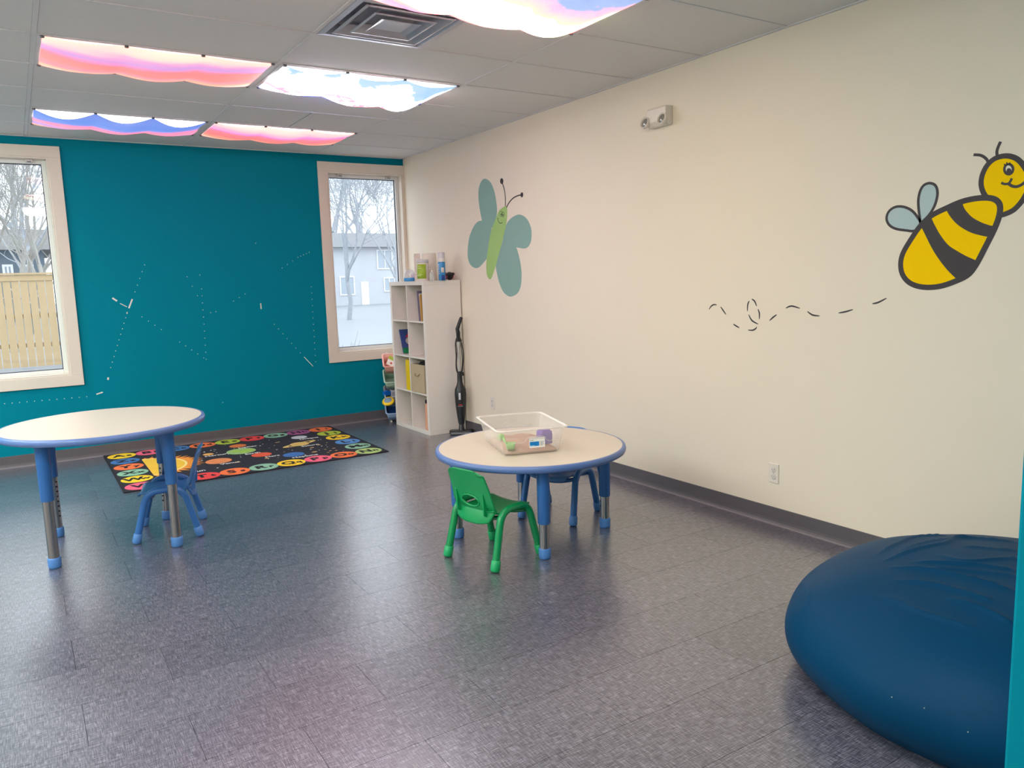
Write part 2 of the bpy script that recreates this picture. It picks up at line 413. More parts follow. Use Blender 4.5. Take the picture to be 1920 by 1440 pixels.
# staple holes and paint chips left on the teal wall
chips = MB()
def z7(x, y): return 160+x/3.84, 440+y/3.84
def chip(a, b, wd=.006):
    p, q = hit(*a, 1, 0), hit(*b, 1, 0); d = q-p
    if d.length < wd: d = Vector((wd, 0, 0)); q = p+d
    n = Vector((-d.z, 0, d.x)).normalized()*wd/2
    for t0, t1 in ((0, 1),):
        vs = [p+n, p-n, q-n, q+n]
        chips.add([(v.x, -.0006, v.z) for v in vs]+[(v.x, .0005, v.z) for v in vs], [(0, 1, 2, 3), (0, 4, 5, 1), (1, 5, 6, 2), (2, 6, 7, 3), (3, 7, 4, 0)])
def dots(a, b, n, wd=.007):
    for i in range(n):
        t = i/(n-1) if n > 1 else 0
        p = (a[0]+(b[0]-a[0])*t, a[1]+(b[1]-a[1])*t); chip(z7(*p), z7(p[0]+2, p[1]), wd)
for a, b, n in [((424, 217), (355, 412), 5), ((300, 558), (180, 957), 11), ((405, 592), (545, 683), 4), ((677, 773), (850, 887), 5), ((835, 390), (868, 897), 11),
                ((730, 303), (805, 440), 3), ((1415, 240), (1490, 190), 3), ((1528, 163), (1610, 127), 5), ((1625, 375), (1656, 915), 13), ((1358, 645), (1545, 851), 7), ((1065, 478), (1148, 427), 3), ((900, 562), (938, 554), 2), ((1225, 62), (1226, 62), 1), ((822, 290), (823, 290), 1), ((987, 1208), (988, 1208), 1)]:
    dots(a, b, n, .006)
for a, b, wd in [((195, 456), (228, 478), .014), ((250, 495), (300, 520), .006), ((313, 530), (338, 464), .012), ((1262, 493), (1266, 535), .010), ((163, 1045), (165, 1028), .014), ((80, 1149), (125, 1134), .010), ((1575, 880), (1640, 948), .006), ((300, 570), (301, 556), .009)]:
    chip(z7(*a), z7(*b), wd)
for i in range(12): chip((8+i*14, 757-i*1.2), (9.5+i*14, 757-i*1.2), .006)
tag(chips.build('paint_chips', mat('bare_plaster', (226, 226, 216), .8), wall_back), kind='stuff')
cj = MB()
for (z, y, s) in [(.06, JY-.004, .012), (.075, JY-.03, .008), (.05, JY-.05, .010), (.03, JY-.02, .014), (.62, JY-.004, .010), (.09, JY-.08, .006)]:
    cj.add([(JX-.0006, y, z), (JX-.0006, y-s*.6, z+s*.2), (JX-.0006, y-s*.5, z+s), (JX-.0006, y-s*.1, z+s*.8)], [(0, 1, 2, 3)])
tag(cj.build('paint_chips', mat('bare_plaster', (226, 226, 216), .8), wall_front), kind='stuff')

# ------------------------------------------------------------------ ceiling lights, covers, air diffuser
DIFF_C = emit_mat('lit_diffuser_under_cover', (255, 250, 248), 6*L_COVER)
DIFF_FILL = emit_mat('fill_light_diffuser', (242, 251, 246), L_FILL)  # emission of the added lights out of view
def fixture(i, j, m, label, group, wrap=False):
    xa, xb = GX[i+1], GX[i]; ya, yb = GY[j+1], GY[j]
    r = thing('ceiling_light', ((xa+xb)/2, (ya+yb)/2, H), 0, label, 'ceiling light', group)
    hx, hy = (xb-xa)/2-.0125, (yb-ya)/2-.0125; t = .03
    f = MB().box(-hx, hx, -hy, -hy+t, -.002, .05).box(-hx, hx, hy-t, hy, -.002, .05).box(-hx, -hx+t, -hy+t, hy-t, -.002, .05).box(hx-t, hx, -hy+t, hy-t, -.002, .05)
    f.build('frame', M['tbar'], r)
    if wrap:
        loft(MB(), [[(a, b, 0) for a, b in rrect(hx-t, hy-t, .02)], [(a, b, -.06) for a, b in rrect(hx-t-.01, hy-t-.01, .02)], [(a, b, -.09) for a, b in rrect(hx-t-.06, hy-t-.06, .02)]], True, True).build('diffuser', m, r)  # lens of the added lights hangs low so it lights the ceiling too
    else: MB().box(-hx+t, hx-t, -hy+t, hy-t, .004, .012).build('diffuser', m, r)
    MB().box(-hx+t, hx-t, -hy+t, hy-t, .02, .05).build('housing', M['tbar'], r)
    return r
magn = mat('magnet_steel', (120, 118, 122), .4, .6)
def cover(i, j, m, label, sags, edge, far_edge, wob):
    """sags: belly depth at three lobes; edge: dip of the near edge between magnets"""
    xa, xb = GX[i+1], GX[i]; ya, yb = GY[j+1], GY[j]
    r = thing('light_cover', (xa, ya, H-.004), 0, label, 'light cover', 'printed fabric light covers')
    L_, Wd = xb-xa, yb-ya; x0, y0 = .035, .012
    def fn(u, v):
        # v = 0 is the edge towards the door, v = 1 the edge towards the window wall
        lobe = abs(math.sin(math.pi*3*u))
        k = u*(len(sags)-1); a = min(len(sags)-2, int(k)); t = k-a; t = t*t*(3-2*t)
        belly = sags[a]*(1-t)+sags[a+1]*t
        env = min(1, (math.sin(math.pi*min(1, max(0, u)))*1.25)**.6)
        z = -belly*env*(4*v*(1-v))**.75*(.72+.28*lobe)
        z -= edge*.35*lobe*max(0, 1-v*2.2)**1.5 + far_edge*lobe*max(0, 1-(1-v)*2.2)**1.5
        z += .004*math.sin(9*u+wob)*math.sin(7*v+wob)*(4*v*(1-v))
        y = y0+(Wd-2*y0)*v
        if v < .5: y += edge*1.1*lobe*(1-2*v)**1.3
        return (x0+(L_-2*x0)*u, y, z)
    mb = MB().grid(42, 14, fn); mb.build('fabric', m, r)
    for u in (0, 1/3, 2/3, 1):
        for v in (0, 1):
            p = fn(u, v); MB().lathe([(.009, -.006), (.011, -.004), (.011, 0), (.009, .0035)], 12, (p[0], p[1], p[2]-.001)).build('magnet', magn, r)
    return r
PINK = [(0, (255, 236, 205)), (.16, (255, 214, 196)), (.27, (226, 140, 205)), (.36, (190, 128, 214)), (.46, (255, 104, 110)), (.66, (255, 112, 104)), (.78, (255, 128, 150)), (.9, (255, 176, 130)), (1, (255, 236, 220))]
PINK2 = [(0, (255, 240, 214)), (.2, (255, 190, 200)), (.32, (186, 120, 214)), (.45, (255, 106, 128)), (.68, (255, 96, 100)), (.85, (255, 150, 110)), (1, (255, 226, 210))]
BLUE = [(0, (28, 104, 214)), (.36, (50, 120, 224)), (.5, (120, 130, 226)), (.6, (255, 120, 170)), (.72, (255, 140, 176)), (.82, (150, 130, 228)), (.92, (255, 176, 120)), (1, (255, 206, 120))]
SKY = [(0, (140, 196, 236)), (.16, (166, 210, 240)), (.27, (247, 248, 252)), (.64, (252, 250, 250)), (.70, (206, 190, 232)), (.77, (246, 176, 206)), (.84, (250, 248, 250)), (1, (168, 208, 242))]
PEACH = [(0, (110, 150, 226)), (.14, (150, 180, 236)), (.28, (255, 240, 200)), (.42, (255, 252, 247)), (.6, (255, 247, 222)), (.72, (255, 250, 244)), (.84, (255, 222, 190)), (.93, (214, 170, 230)), (1, (255, 236, 220))]
CG = 'covered ceiling lights'
specs = [
    (2, 4, cover_mat('pink_sunset_print', PINK, 1.9*L_COVER, seed=1.0, warp=.35, slope=.06), 'coral and lavender sunset-print light cover in the middle row, joined to the white cloud cover', [.045, .05, .06, .055, .05], .012, .02, 0.2),
    (1, 4, cover_mat('white_cloud_print', SKY, 16*L_COVER, stretch=(1.5, 2.6, 4), warp=1.3, scale=1.9, seed=3.1), 'white cloud-print light cover with pale blue and pink patches, sagging deeply', [.06, .07, .11, .14, .07], .045, .02, 1.2),
    (2, 1, cover_mat('blue_sunset_print', BLUE, 1.6*L_COVER, seed=5.3, warp=.4, slope=-.04), 'deep blue and pink sunset-print light cover above the teal wall', [.05, .05, .07, .06, .05], .10, .02, 2.0),
    (1, 1, cover_mat('red_sunset_print', PINK2, 1.9*L_COVER, seed=8.7, warp=.35), 'coral pink light cover above the teal wall near the corner window', [.04, .05, .055, .05, .04], .03, .02, 3.0),
    (1, 7, cover_mat('peach_cloud_print', PEACH, 7.0*L_COVER, stretch=(2, 4, 4), warp=.6, scale=1.2, seed=12.0), 'pale peach and cream cloud-print light cover beside the air diffuser', [.07, .09, .10, .13, .07], .04, .02, 4.0),
    (2, 7, cover_mat('cream_cloud_print', PEACH, 7.0*L_COVER, stretch=(2, 4, 4), warp=.6, scale=1.2, seed=17.0), 'cream cloud-print light cover hung end to end with the peach one', [.06, .07, .10, .09, .06], .04, .02, 5.0),
]
for i, j, m, lab, sg, ed, fe, wo in specs:
    fixture(i, j, DIFF_C, 'flat ceiling light hidden behind the '+lab.split(' light cover')[0]+' cover', CG); cover(i, j, m, lab, sg, ed, fe, wo)
done = {(s[0], s[1]) for s in specs}
for (i, j) in sorted(FIX-done): fixture(i, j, DIFF_FILL, 'unseen ceiling light added further along the room to brighten it', 'added fill lights', True)  # extra lights added on the grid, out of view, as fill

vm = mat('grey_diffuser_metal', (186, 186, 196), .3, .25, var=.05)
v = thing('air_diffuser', (GX[2]+.3048, (GY[6]+GY[7])/2, H), 0, 'square stepped metal air diffuser set into the ceiling', 'air vent')
def sqring(mb, r0, z0, r1, z1, t=.002):
    c = [(-1, -1), (1, -1), (1, 1), (-1, 1)]
    vs = [(a*r0, b*r0, z0) for a, b in c]+[(a*r1, b*r1, z1) for a, b in c]+[(a*r0, b*r0, z0+t) for a, b in c]+[(a*r1, b*r1, z1+t) for a, b in c]
    fs = []
    for i in range(4):
        k = (i+1) % 4; fs += [(i, k, k+4, i+4), (i+8, i+12, k+12, k+8), (i, i+8, k+8, k), (i+4, k+4, k+12, i+12)]
    mb.add(vs, fs)
sqring(q := MB(), .292, -.002, .262, -.004); sqring(q, .262, -.004, .235, .045); q.build('frame', vm, v)
for r0, z0, r1, z1 in [(.235, -.006, .165, .030), (.165, -.010, .105, .024)]:
    q = MB(); sqring(q, r0, z0, r0-.012, z0-.002); sqring(q, r0-.012, z0-.002, r1, z1); q.build('louvre', vm, v)
q = MB(); sqring(q, .105, -.014, .072, -.003); q.box(-.073, .073, -.073, .073, -.004, 0); q.build('centre_plate', vm, v)
MB().box(-.27, .27, -.27, .27, .046, .05).build('duct', mat('dark_duct', (196, 194, 204), .6), v)

# ------------------------------------------------------------------ murals on the cream wall
INK = mat('dark_mural_ink', (52, 46, 50), .6, var=.05)
def wp(px, py): h_ = hit(px, py, 0, 0); return (h_.y, h_.z)
def patch(name, pts, layer, m, parent, smooth=True, k=6):
    P = [wp(*q) for q in pts]; P = catmull(P, True, k) if smooth else P
    x1 = -.0004*(layer+1)
    return MB().prism(P, lambda a, b, t: (t, a, b), -.0001, x1).build(name, m, parent)
def stroke(name, pts, wd, layer, m, parent, closed=False, k=6, taper=False):
    P = catmull([wp(*q) for q in pts], closed, k); n = len(P); mb = MB(); x1 = -.0004*(layer+1); vs = []
    for i in range(n):
        a = P[(i-1) % n] if closed or i > 0 else P[i]; b = P[(i+1) % n] if closed or i < n-1 else P[i]
        d = Vector((b[0]-a[0], b[1]-a[1])).normalized(); nn = Vector((-d.y, d.x))
        ww = wd/2*(1-.6*abs(2*i/(n-1)-1)**2 if taper else 1)
        vs += [(x1, P[i][0]+nn.x*ww, P[i][1]+nn.y*ww), (x1, P[i][0]-nn.x*ww, P[i][1]-nn.y*ww), (-.0001, P[i][0]+nn.x*ww, P[i][1]+nn.y*ww), (-.0001, P[i][0]-nn.x*ww, P[i][1]-nn.y*ww)]
    fs = []
    for i in range(n if closed else n-1):
        a, b = i*4, ((i+1) % n)*4; fs += [(a, b, b+1, a+1), (a+2, a, b, b+2), (a+1, a+3, b+3, b+1)]
    return mb.add(vs, fs).build(name, m, parent)
zb = lambda L: [(840+x/5.335, 310+y/5.335) for x, y in L]
but = thing('butterfly_mural', (0, 0, 0), 0, 'painted butterfly with grey-green wings and a smiling lime body on the cream wall', 'mural')
WG = mat('sage_mural_paint', (138, 172, 162), .7, var=.05, scale=4, spec=.1); LG = mat('lime_mural_paint', (160, 196, 116), .6, var=.05, scale=5)
patch('wing', zb([(370, 133), (330, 165), (307, 240), (305, 330), (318, 440), (338, 545), (345, 580), (420, 640), (470, 560), (490, 470), (484, 370), (462, 255), (425, 170)]), 0.00, WG, but)
patch('wing', zb([(300, 563), (255, 615), (215, 715), (198, 830), (200, 930), (225, 995), (270, 1027), (310, 1020), (350, 980), (390, 925), (430, 800), (440, 660), (400, 575), (345, 556)]), 0.22, WG, but)
patch('wing', zb([(715, 492), (660, 510), (610, 550), (585, 590), (555, 680), (560, 770), (620, 820), (690, 822), (760, 832), (800, 815), (830, 760), (836, 660), (815, 580), (775, 520)]), 0.44, WG, but)
patch('wing', zb([(570, 690), (540, 780), (500, 910), (480, 1000), (490, 1080), (515, 1180), (550, 1260), (590, 1300), (630, 1313), (690, 1285), (725, 1220), (737, 1100), (725, 980), (700, 870), (680, 815), (640, 740)]), 0.66, WG, but)
patch('body', zb([(575, 408), (530, 435), (505, 465), (480, 530), (440, 630), (415, 740), (395, 870), (384, 980), (387, 1080), (405, 1130), (430, 1135), (460, 1060), (490, 960), (520, 850), (550, 730), (580, 600), (592, 500), (590, 425)]), 1, LG, but)
stroke('antenna', zb([(575, 408), (575, 340), (565, 250), (543, 170)]), .010, 2, INK, but)
stroke('antenna', zb([(585, 422), (610, 375), (650, 330), (700, 303), (735, 296)]), .010, 2, INK, but)
patch('antenna_tip', zb([(538, 128), (524, 145), (526, 175), (540, 188), (552, 172), (552, 145)]), 3, INK, but)
patch('antenna_tip', zb([(740, 270), (728, 282), (728, 308), (739, 320), (751, 306), (751, 282)]), 3, INK, but)
WHT = mat('white_mural_paint', (226, 222, 206), .6)
for cx, cy_, rx, ry in [(532, 485, 13, 26), (551, 492, 12, 24)]:
    e = [(cx+rx*math.cos(a*math.pi/4), cy_+ry*math.sin(a*math.pi/4)) for a in range(8)]
    eo = patch('eye', zb(e), 2, LG, but, k=3); stroke('eye_outline', zb(e), .0035, 3, INK, eo, True, 3)
    patch('pupil', zb([(cx+2+4*math.cos(a*math.pi/3), cy_+6+8*math.sin(a*math.pi/3)) for a in range(6)]), 4, INK, eo, k=2)
stroke('smile', zb([(500, 523), (502, 550), (512, 572), (528, 580), (547, 570)]), .005, 3, INK, but)

ze = lambda L: [(1640+x/4.6464, 250+y/4.6464) for x, y in L]
bee = thing('bee_mural', (0, 0, 0), 0, 'painted yellow bumblebee with black stripes and blue wings on the cream wall', 'mural')
YE = mat('yellow_mural_paint', (255, 206, 0), .7, var=.02, scale=5, spec=.08); WB = mat('pale_blue_mural_paint', (174, 194, 196), .6, var=.03)
wA = [(480, 434), (430, 452), (398, 500), (381, 580), (385, 670), (395, 740), (402, 782), (440, 748), (490, 690), (530, 610), (548, 520), (530, 455)]
wB = [(402, 790), (370, 725), (320, 670), (250, 640), (180, 642), (125, 680), (104, 740), (125, 795), (180, 830), (270, 845), (350, 848)]
for wv in (wA, wB):
    wo = patch('wing', ze(wv), 0, WB, bee); stroke('wing_outline', ze(wv), .012, 2, INK, wo, True)
head = [(1110, 200), (1040, 225), (980, 280), (940, 360), (928, 440), (945, 510), (985, 570), (1050, 640), (1100, 705), (1150, 698), (1220, 660), (1290, 580), (1340, 480), (1345, 380), (1310, 300), (1250, 230), (1180, 200)]
ho = patch('head', ze(head), 1, YE, bee); stroke('head_outline', ze(head), .022, 1.6, INK, ho, True)
body = [(985, 562), (880, 568), (760, 595), (640, 645), (500, 715), (405, 800), (320, 920), (250, 1040), (228, 1130), (240, 1220), (290, 1290), (370, 1330), (470, 1342), (580, 1330), (700, 1290), (810, 1235), (880, 1150), (960, 1000), (1040, 840), (1085, 720), (1092, 630), (1055, 580)]
bo = patch('body', ze(body), 2, YE, bee); stroke('body_outline', ze(body), .025, 3, INK, bo, True)
patch('stripe', ze([(760, 595), (700, 610), (635, 640), (625, 660), (660, 725), (730, 800), (830, 860), (920, 888), (998, 900), (1020, 870), (1045, 815), (1000, 800), (930, 775), (850, 730), (790, 665), (765, 610)]), 3.5, INK, bee)
patch('stripe', ze([(490, 735), (450, 745), (405, 800), (410, 820), (440, 880), (500, 1000), (560, 1095), (630, 1185), (700, 1255), (730, 1275), (800, 1240), (860, 1170), (888, 1115), (800, 1070), (720, 1025), (640, 970), (570, 880), (520, 790)]), 3.5, INK, bee)
stroke('antenna', ze([(992, 255), (970, 220), (925, 192), (862, 186)]), .012, 2, INK, bee); stroke('antenna', ze([(1070, 205), (1065, 160), (1078, 115), (1098, 72)]), .012, 2, INK, bee)
ey = [(1169+38*math.cos(a*math.pi/5), 313+44*math.sin(a*math.pi/5)) for a in range(10)]
eo = patch('eye', ze(ey), 2, WHT, bee, k=3); stroke('eye_outline', ze(ey), .010, 3, INK, eo, True, 3)
patch('pupil', ze([(1172+22*math.cos(a*math.pi/4), 330+27*math.sin(a*math.pi/4)) for a in range(8)]), 4, INK, eo, k=3)
for a, b in [((1140, 280), (1130, 266)), ((1158, 272), (1152, 252)), ((1178, 270), (1180, 252))]: stroke('eyelash', ze([a, ((a[0]+b[0])/2-2, (a[1]+b[1])/2), b]), .005, 3, INK, eo)
stroke('smile', ze([(1104, 430), (1130, 441), (1165, 438), (1185, 415), (1195, 392)]), .010, 3, INK, bee)
stroke('smile', ze([(1169, 440), (1200, 460), (1240, 464), (1280, 448), (1310, 425)]), .012, 3.3, INK, bee)

zt = lambda L: [(1310+x/5.0526, 540+y/5.0526) for x, y in L]
tr = thing('flight_trail_mural', (0, 0, 0), 0, 'thin painted dashed loop trailing behind the bee on the cream wall', 'mural')
for L_ in [[(98, 203), (120, 172), (145, 158), (172, 161)], [(208, 178), (232, 212), (259, 252)], [(328, 342), (356, 360), (386, 377)], [(468, 398), (510, 400), (540, 385), (550, 368)], [(480, 122), (466, 155), (462, 220)],
           [(503, 105), (530, 125), (550, 172)], [(562, 200), (575, 240), (575, 295)], [(474, 252), (505, 308), (563, 342)], [(672, 309), (705, 278), (740, 252)], [(826, 191), (880, 171), (960, 193)], [(1030, 222), (1080, 256), (1147, 265)],
           [(1325, 237), (1390, 225), (1463, 204)], [(1645, 149), (1700, 137), (1781, 96)]]:
    stroke('dash', zt(L_), .009, 0, INK, tr, taper=True)

# ------------------------------------------------------------------ wall fittings
def outlet(y, z, label):
    o = thing('power_outlet', (0, y, z), 0, label, 'outlet')
    MB().box(-.006, -.0002, -.035, .035, -.0575, .0575).build('cover_plate', M['wplastic'], o, bevel=.003)
    for s in (.02, -.02):
        f = MB().lathe([(.0165, 0), (.0165, .002), (.0155, .003)], 20, M_=Matrix.Translation((-.006, 0, s)) @ Matrix.Rotation(-math.pi/2, 4, 'Y')).build('socket', mat('socket_white', (214, 206, 200), .4), o)
        MB().box(-.0093, -.0088, -.0075, -.0055, s-.001, s+.007).box(-.0093, -.0088, .0055, .0075, s-.001, s+.006).box(-.0093, -.0088, -.002, .002, s-.010, s-.006).build('slots', M['hole'], f)
    MB().lathe([(.003, 0), (.003, .001)], 10, M_=Matrix.Translation((-.006, 0, 0)) @ Matrix.Rotation(-math.pi/2, 4, 'Y')).build('screw', M['silver'], o)
outlet(-4.82, .302, 'white duplex power outlet on the cream wall above the grey baseboard near the beanbag')
outlet(-1.68, .33, 'white power outlet on the cream wall behind the clear plastic bin')

em = thing('emergency_light', (0, -3.915, 2.452), 0, 'white twin-head emergency light fixed high on the cream wall', 'emergency light')
MB().prism([(-.0003, -.058), (-.035, -.058), (-.062, -.03), (-.062, .05), (-.05, .058), (-.0003, .058)], lambda a, b, t: (a, t, b), -.088, .088).build('housing', M['wplastic'], em, bevel=.006)
lens = mat('lamp_lens', (150, 148, 142), .15, .4)
for s, yy in ((-1, -.062), (1, .094)):
    Mx = Matrix.Translation((-.056, yy, -.026)) @ Matrix.Rotation(math.radians(-90), 4, 'Y') @ Matrix.Rotation(math.radians(14), 4, 'Y')
    lh = MB().lathe([(.020, -.02), (.031, -.005), (.036, .006), (.036, .020), (.032, .022), (.030, .014)], 24, M_=Mx).build('lamp_head', M['wplastic'], em)
    MB().lathe([(.030, .013), (.020, .019), (.006, .022)], 20, M_=Mx).build('lens', lens, lh)

# ------------------------------------------------------------------ tables
def table(label, loc, z, a0, sleeve):
    R_ = .535; t = thing('activity_table', loc, 0, label, 'table')
    th = .036
    MB().lathe([(R_-.012, z-th+.004), (R_-.012, z-.0008), (R_-.014, z)], 96, sm=False).build('tabletop', M['tabletop'], t)
    q = MB(); prof = [(R_-.012, z-th), (R_-.004, z-th-.001), (R_+.004, z-th+.004), (R_+.008, z-th/2), (R_+.004, z-.004), (R_-.004, z-.0002), (R_-.0125, z-.0002)]
    q.lathe(prof, 96, cap=False).build('edge_band', M['rim'], t)
    for k in range(4):
        a = a0+k*math.pi/2; cx, cy_ = .43*math.cos(a), .43*math.sin(a)
        lg = MB().lathe([(.031, sleeve), (.033, sleeve+.004), (.034, z-th-.03), (.040, z-th-.004), (.040, z-th+.003)], 24, (cx, cy_, 0))
        # gusset running towards the middle of the top
        g0 = Matrix.Translation((cx, cy_, 0)) @ Matrix.Rotation(a+math.pi, 4, 'Z')
        poly = [(0, z-th-.20), (.03, z-th-.19), (.05, z-th-.05), (.12, z-th-.012), (.12, z-th+.003), (0, z-th+.003)]
        lg.prism(poly, lambda p, q_, s: g0 @ Vector((p, s, q_)), -.012, .012)
        lo = lg.build('leg', M['bluepaint'], t)
        MB().lathe([(.0265, .03), (.0265, sleeve+.01)], 24, (cx, cy_, 0)).build('leg_tube', M['chrome'], lo)
        MB().lathe([(.026, 0), (.030, .003), (.0325, .012), (.0325, .052), (.030, .057), (.027, .058)], 24, (cx, cy_, 0)).build('foot', M['bluefoot'], lo)
        hl = MB(); n_h = int((sleeve-.12)/.03)
        for i in range(max(0, n_h)):
            zz = sleeve-.03-i*.03
            hl.lathe([(.0055, .0262), (.0055, .0272)], 10, M_=g0 @ Matrix.Translation((0, 0, zz)) @ Matrix.Rotation(math.pi/2, 4, 'Y'))
        if n_h > 0: hl.build('adjustment_holes', M['hole'], lo)
    return t
table('tall round activity table with bare cream top and long chrome legs near the rug', (-3.236, -2.712, 0), .718, math.radians(-49), .37)
TZ = .52
table('low round activity table with the clear plastic bin on it', (-1.2, -4.085, 0), TZ, math.radians(-25.5), .19)

# ------------------------------------------------------------------ chairs
def chair(label, loc, rz, shell, paint, foot):
    c = thing('child_chair', loc, rz, label, 'chair')
    def rounded(path, rad, k=6):
        P = [Vector(q) for q in path]; out = [P[0]]
        for i in range(1, len(P)-1):
            a = (P[i-1]-P[i]).normalized(); b = (P[i+1]-P[i]).normalized()
            s, e = P[i]+a*rad, P[i]+b*rad
            for j in range(k+1):
                t = j/k; out.append(s*(1-t)**2+P[i]*2*t*(1-t)+e*t*t)
        return out+[P[-1]]
    for s in (-1, 1):
        pth = rounded([(-.172, s*.178, .012), (-.098, s*.163, .298), (.098, s*.163, .298), (.172, s*.178, .012)], .07)
        fr = MB().tube(pth, .0195, 14).build('side_frame', paint, c)
        for sx in (-1, 1):
            d = Vector((sx*(.172-.098), s*(.178-.163), -.286)).normalized(); top = Vector((sx*.172, s*.178, .012))-d*.045
            b = Vector((sx*.172, s*.178, .012))+d*.0095
            MB().tube([b, b-d*.006, b-d*.008, top, top-d*.003], [.019, .0235, .0245, .0245, .021], 16).build('foot', foot, fr)
    for sx in (-1, 1):
        pth = [(sx*.085, -.155+.31*i/10, .262-.028*math.sin(math.pi*i/10)) for i in range(11)]
        MB().tube(pth, .012, 10).build('stretcher', paint, c)
    def prof(P): return lambda t: catP(P, t)
    def catP(P, t):
        k = t*(len(P)-1); i = min(len(P)-2, int(k)); f = k-i
        g = lambda j: P[max(0, min(len(P)-1, j))]
        return tuple(.5*((2*b)+(-a+c_)*f+(2*a-5*b+4*c_-d)*f*f+(-a+3*b-3*c_+d)*f**3) for a, b, c_, d in zip(g(i-1), g(i), g(i+1), g(i+2)))
    seatP = [(.150, .255), (.145, .270), (.120, .276), (.05, .272), (-.04, .267), (-.10, .272), (-.133, .292)]
    backP = [(-.133, .292), (-.148, .32), (-.158, .355), (-.174, .41), (-.190, .455), (-.203, .492), (-.212, .516)]
    def seatf(u, v):
        x, z = catP(seatP, v); w_ = .134+.008*v; s = 2*u-1
        if v < .3: w_ *= 1-.16*((.3-v)/.3)**2.2
        return (x, s*w_, z+.008*abs(s)**3-.004*(1-s*s))
    MB().grid(24, 28, seatf).build('seat', shell, c, solid=.009, bevel=0)
    zc, hz, hy = .340, .032, .062
    def backf(u, v):
        s = 2*u-1; x, z = catP(backP, v); w_ = .146-.022*max(0, v-.25)/.75
        y = s*w_
        # rounded top corners
        if v > .8: y *= 1-.16*((v-.8)/.2)**3*abs(s)**2
        z2 = z
        if v > .8: z2 -= .030*abs(s)**5*((v-.8)/.2)
        x2 = x+.018*abs(s)**2.5
        # snap the rim of the hand hole onto its ellipse
        e = ((y)/hy)**2+((z-zc)/hz)**2
        if .62 < e < 1.0 and False: pass
        return (x2, y, z2)
    nu, nv = 40, 36
    mb = MB(); P = {}
    def inside(u, v):
        x, y, z = backf(u, v); return (y/hy)**2+((z-zc)/hz)**2 < 1
    mb.grid(nu, nv, backf, skip=inside)
    used = {}
    for f in mb.f:
        for i in range(4):
            e = tuple(sorted((f[i], f[(i+1) % 4]))); used[e] = used.get(e, 0)+1
    bv = {i for e, n in used.items() if n == 1 for i in e}
    for i in bv:
        x, y, z = mb.v[i]; e = math.sqrt((y/hy)**2+((z-zc)/hz)**2)
        if e < 1.5 and abs(y) < hy*1.35 and z > .305: mb.v[i] = (x, y/e, zc+(z-zc)/e)
    bk = mb.build('backrest', shell, c, solid=.009)
    # raised lip around the hand hole and the two stiffening fins behind the back
    ring = []
    for i in range(33):
        a = 2*math.pi*i/32; y, z = hy*math.cos(a), zc+hz*math.sin(a)
        tt = 0
        for q in range(60):
            if catP(backP, q/59)[1] <= z: tt = q/59
        x = catP(backP, tt)[0]+.018*abs(y/.15)**2.5
        ring.append((x-.004, y, z))
    MB().tube(ring, .005, 8, cap=False).build('hand_hole_lip', shell, bk)
    for s in (-1, 1):
        q = MB(); pl = [(-.146, .262), (-.160, .40), (-.176, .388), (-.172, .345), (-.170, .275)]
        q.prism(pl, lambda a, b, t: (a+.008, t, b), s*.098-.004, s*.098+.004); q.build('rib', shell, bk)
    # skirt below the back
    def skirt(u, v):
        s = 2*u-1; w_ = .146-.026*v; return (-.133-.022*math.sin(v*1.5)+.018*abs(s)**2.5, s*w_, .295-.075*v+.02*v*abs(s)**3)
    MB().grid(16, 8, skirt).build('back_skirt', shell, bk, solid=.008)
    return c
chair('green plastic child chair pushed up to the low table', (-1.575, -4.270, 0), math.radians(14), M['greenshell'], M['greenpaint'], M['greenfoot'])
chair('blue plastic child chair beside the rug, under the tall round table', (-2.932, -2.711, 0), math.radians(166), M['blueshell'], M['bluepaint'], M['bluefoot'])
chair('blue plastic child chair tucked under the low table by the cream wall', (-.873, -3.908, 0), math.radians(206), M['blueshell'], M['bluepaint'], M['bluefoot'])

# ------------------------------------------------------------------ clear bin of sand on the low table
BY = math.radians(-17.0); BL = Vector((-1.262, -4.085, TZ+.0005))
CP = clear_plastic('clear_storage_plastic', (238, 232, 224), .16); CPR = clear_plastic('clear_plastic_rim', (246, 242, 236), .45)
bn = thing('storage_bin', BL, BY, 'clear plastic storage bin holding brown sand on the low table', 'bin')
def lev(hx, hy, z, r=.045): return [(a, b, z) for a, b in rrect(hx, hy, r)]
hb = .14
def sz(t): return .158+.034*t, .222+.026*t
b_ = MB(); lv = [lev(.150, .214, .004), lev(.158, .222, .0)]
lv = [lev(.146, .210, .0, .04), lev(.156, .220, .004, .045)]+[lev(*sz(t), hb*t if t > 0 else .012) for t in (.1, .45, .55, 1)]
loft(b_, lv).build('tub', CP, bn)
r_ = MB(); loft(r_, [lev(.191, .247, hb-.004), lev(.205, .261, hb-.002), lev(.207, .263, hb+.004), lev(.193, .249, hb+.006), lev(.191, .247, hb-.002)], False).build('rim', CPR, bn)
rd = MB()
for sgn, fy in ((-1, lambda z: -sz(z/hb)[1]-.001), (1, lambda z: sz(z/hb)[1]+.001)):
    pts = [(-.125, fy(.07), .07), (-.06, fy(.07), .07), (-.045, fy(.075), .075), (-.038, fy(.09), .092), (-.02, fy(.1), .10), (.05, fy(.1), .10), (.068, fy(.09), .092), (.075, fy(.075), .075), (.09, fy(.07), .07), (.14, fy(.07), .07)]
    MB().tube(pts, .0015, 6).build('ridge', CPR, bn)
st = MB().box(-.022, .066, -.2375, -.2365, .038, .094, Matrix.Rotation(math.radians(0), 4, 'X')).build('label_sticker', mat('white_sticker', (244, 240, 236), .5), bn); tag(st, 'white sticker with a blue block')
MB().box(-.019, .033, -.2382, -.2376, .047, .071).build('print_block', mat('sticker_blue', (0, 128, 206), .5), st)
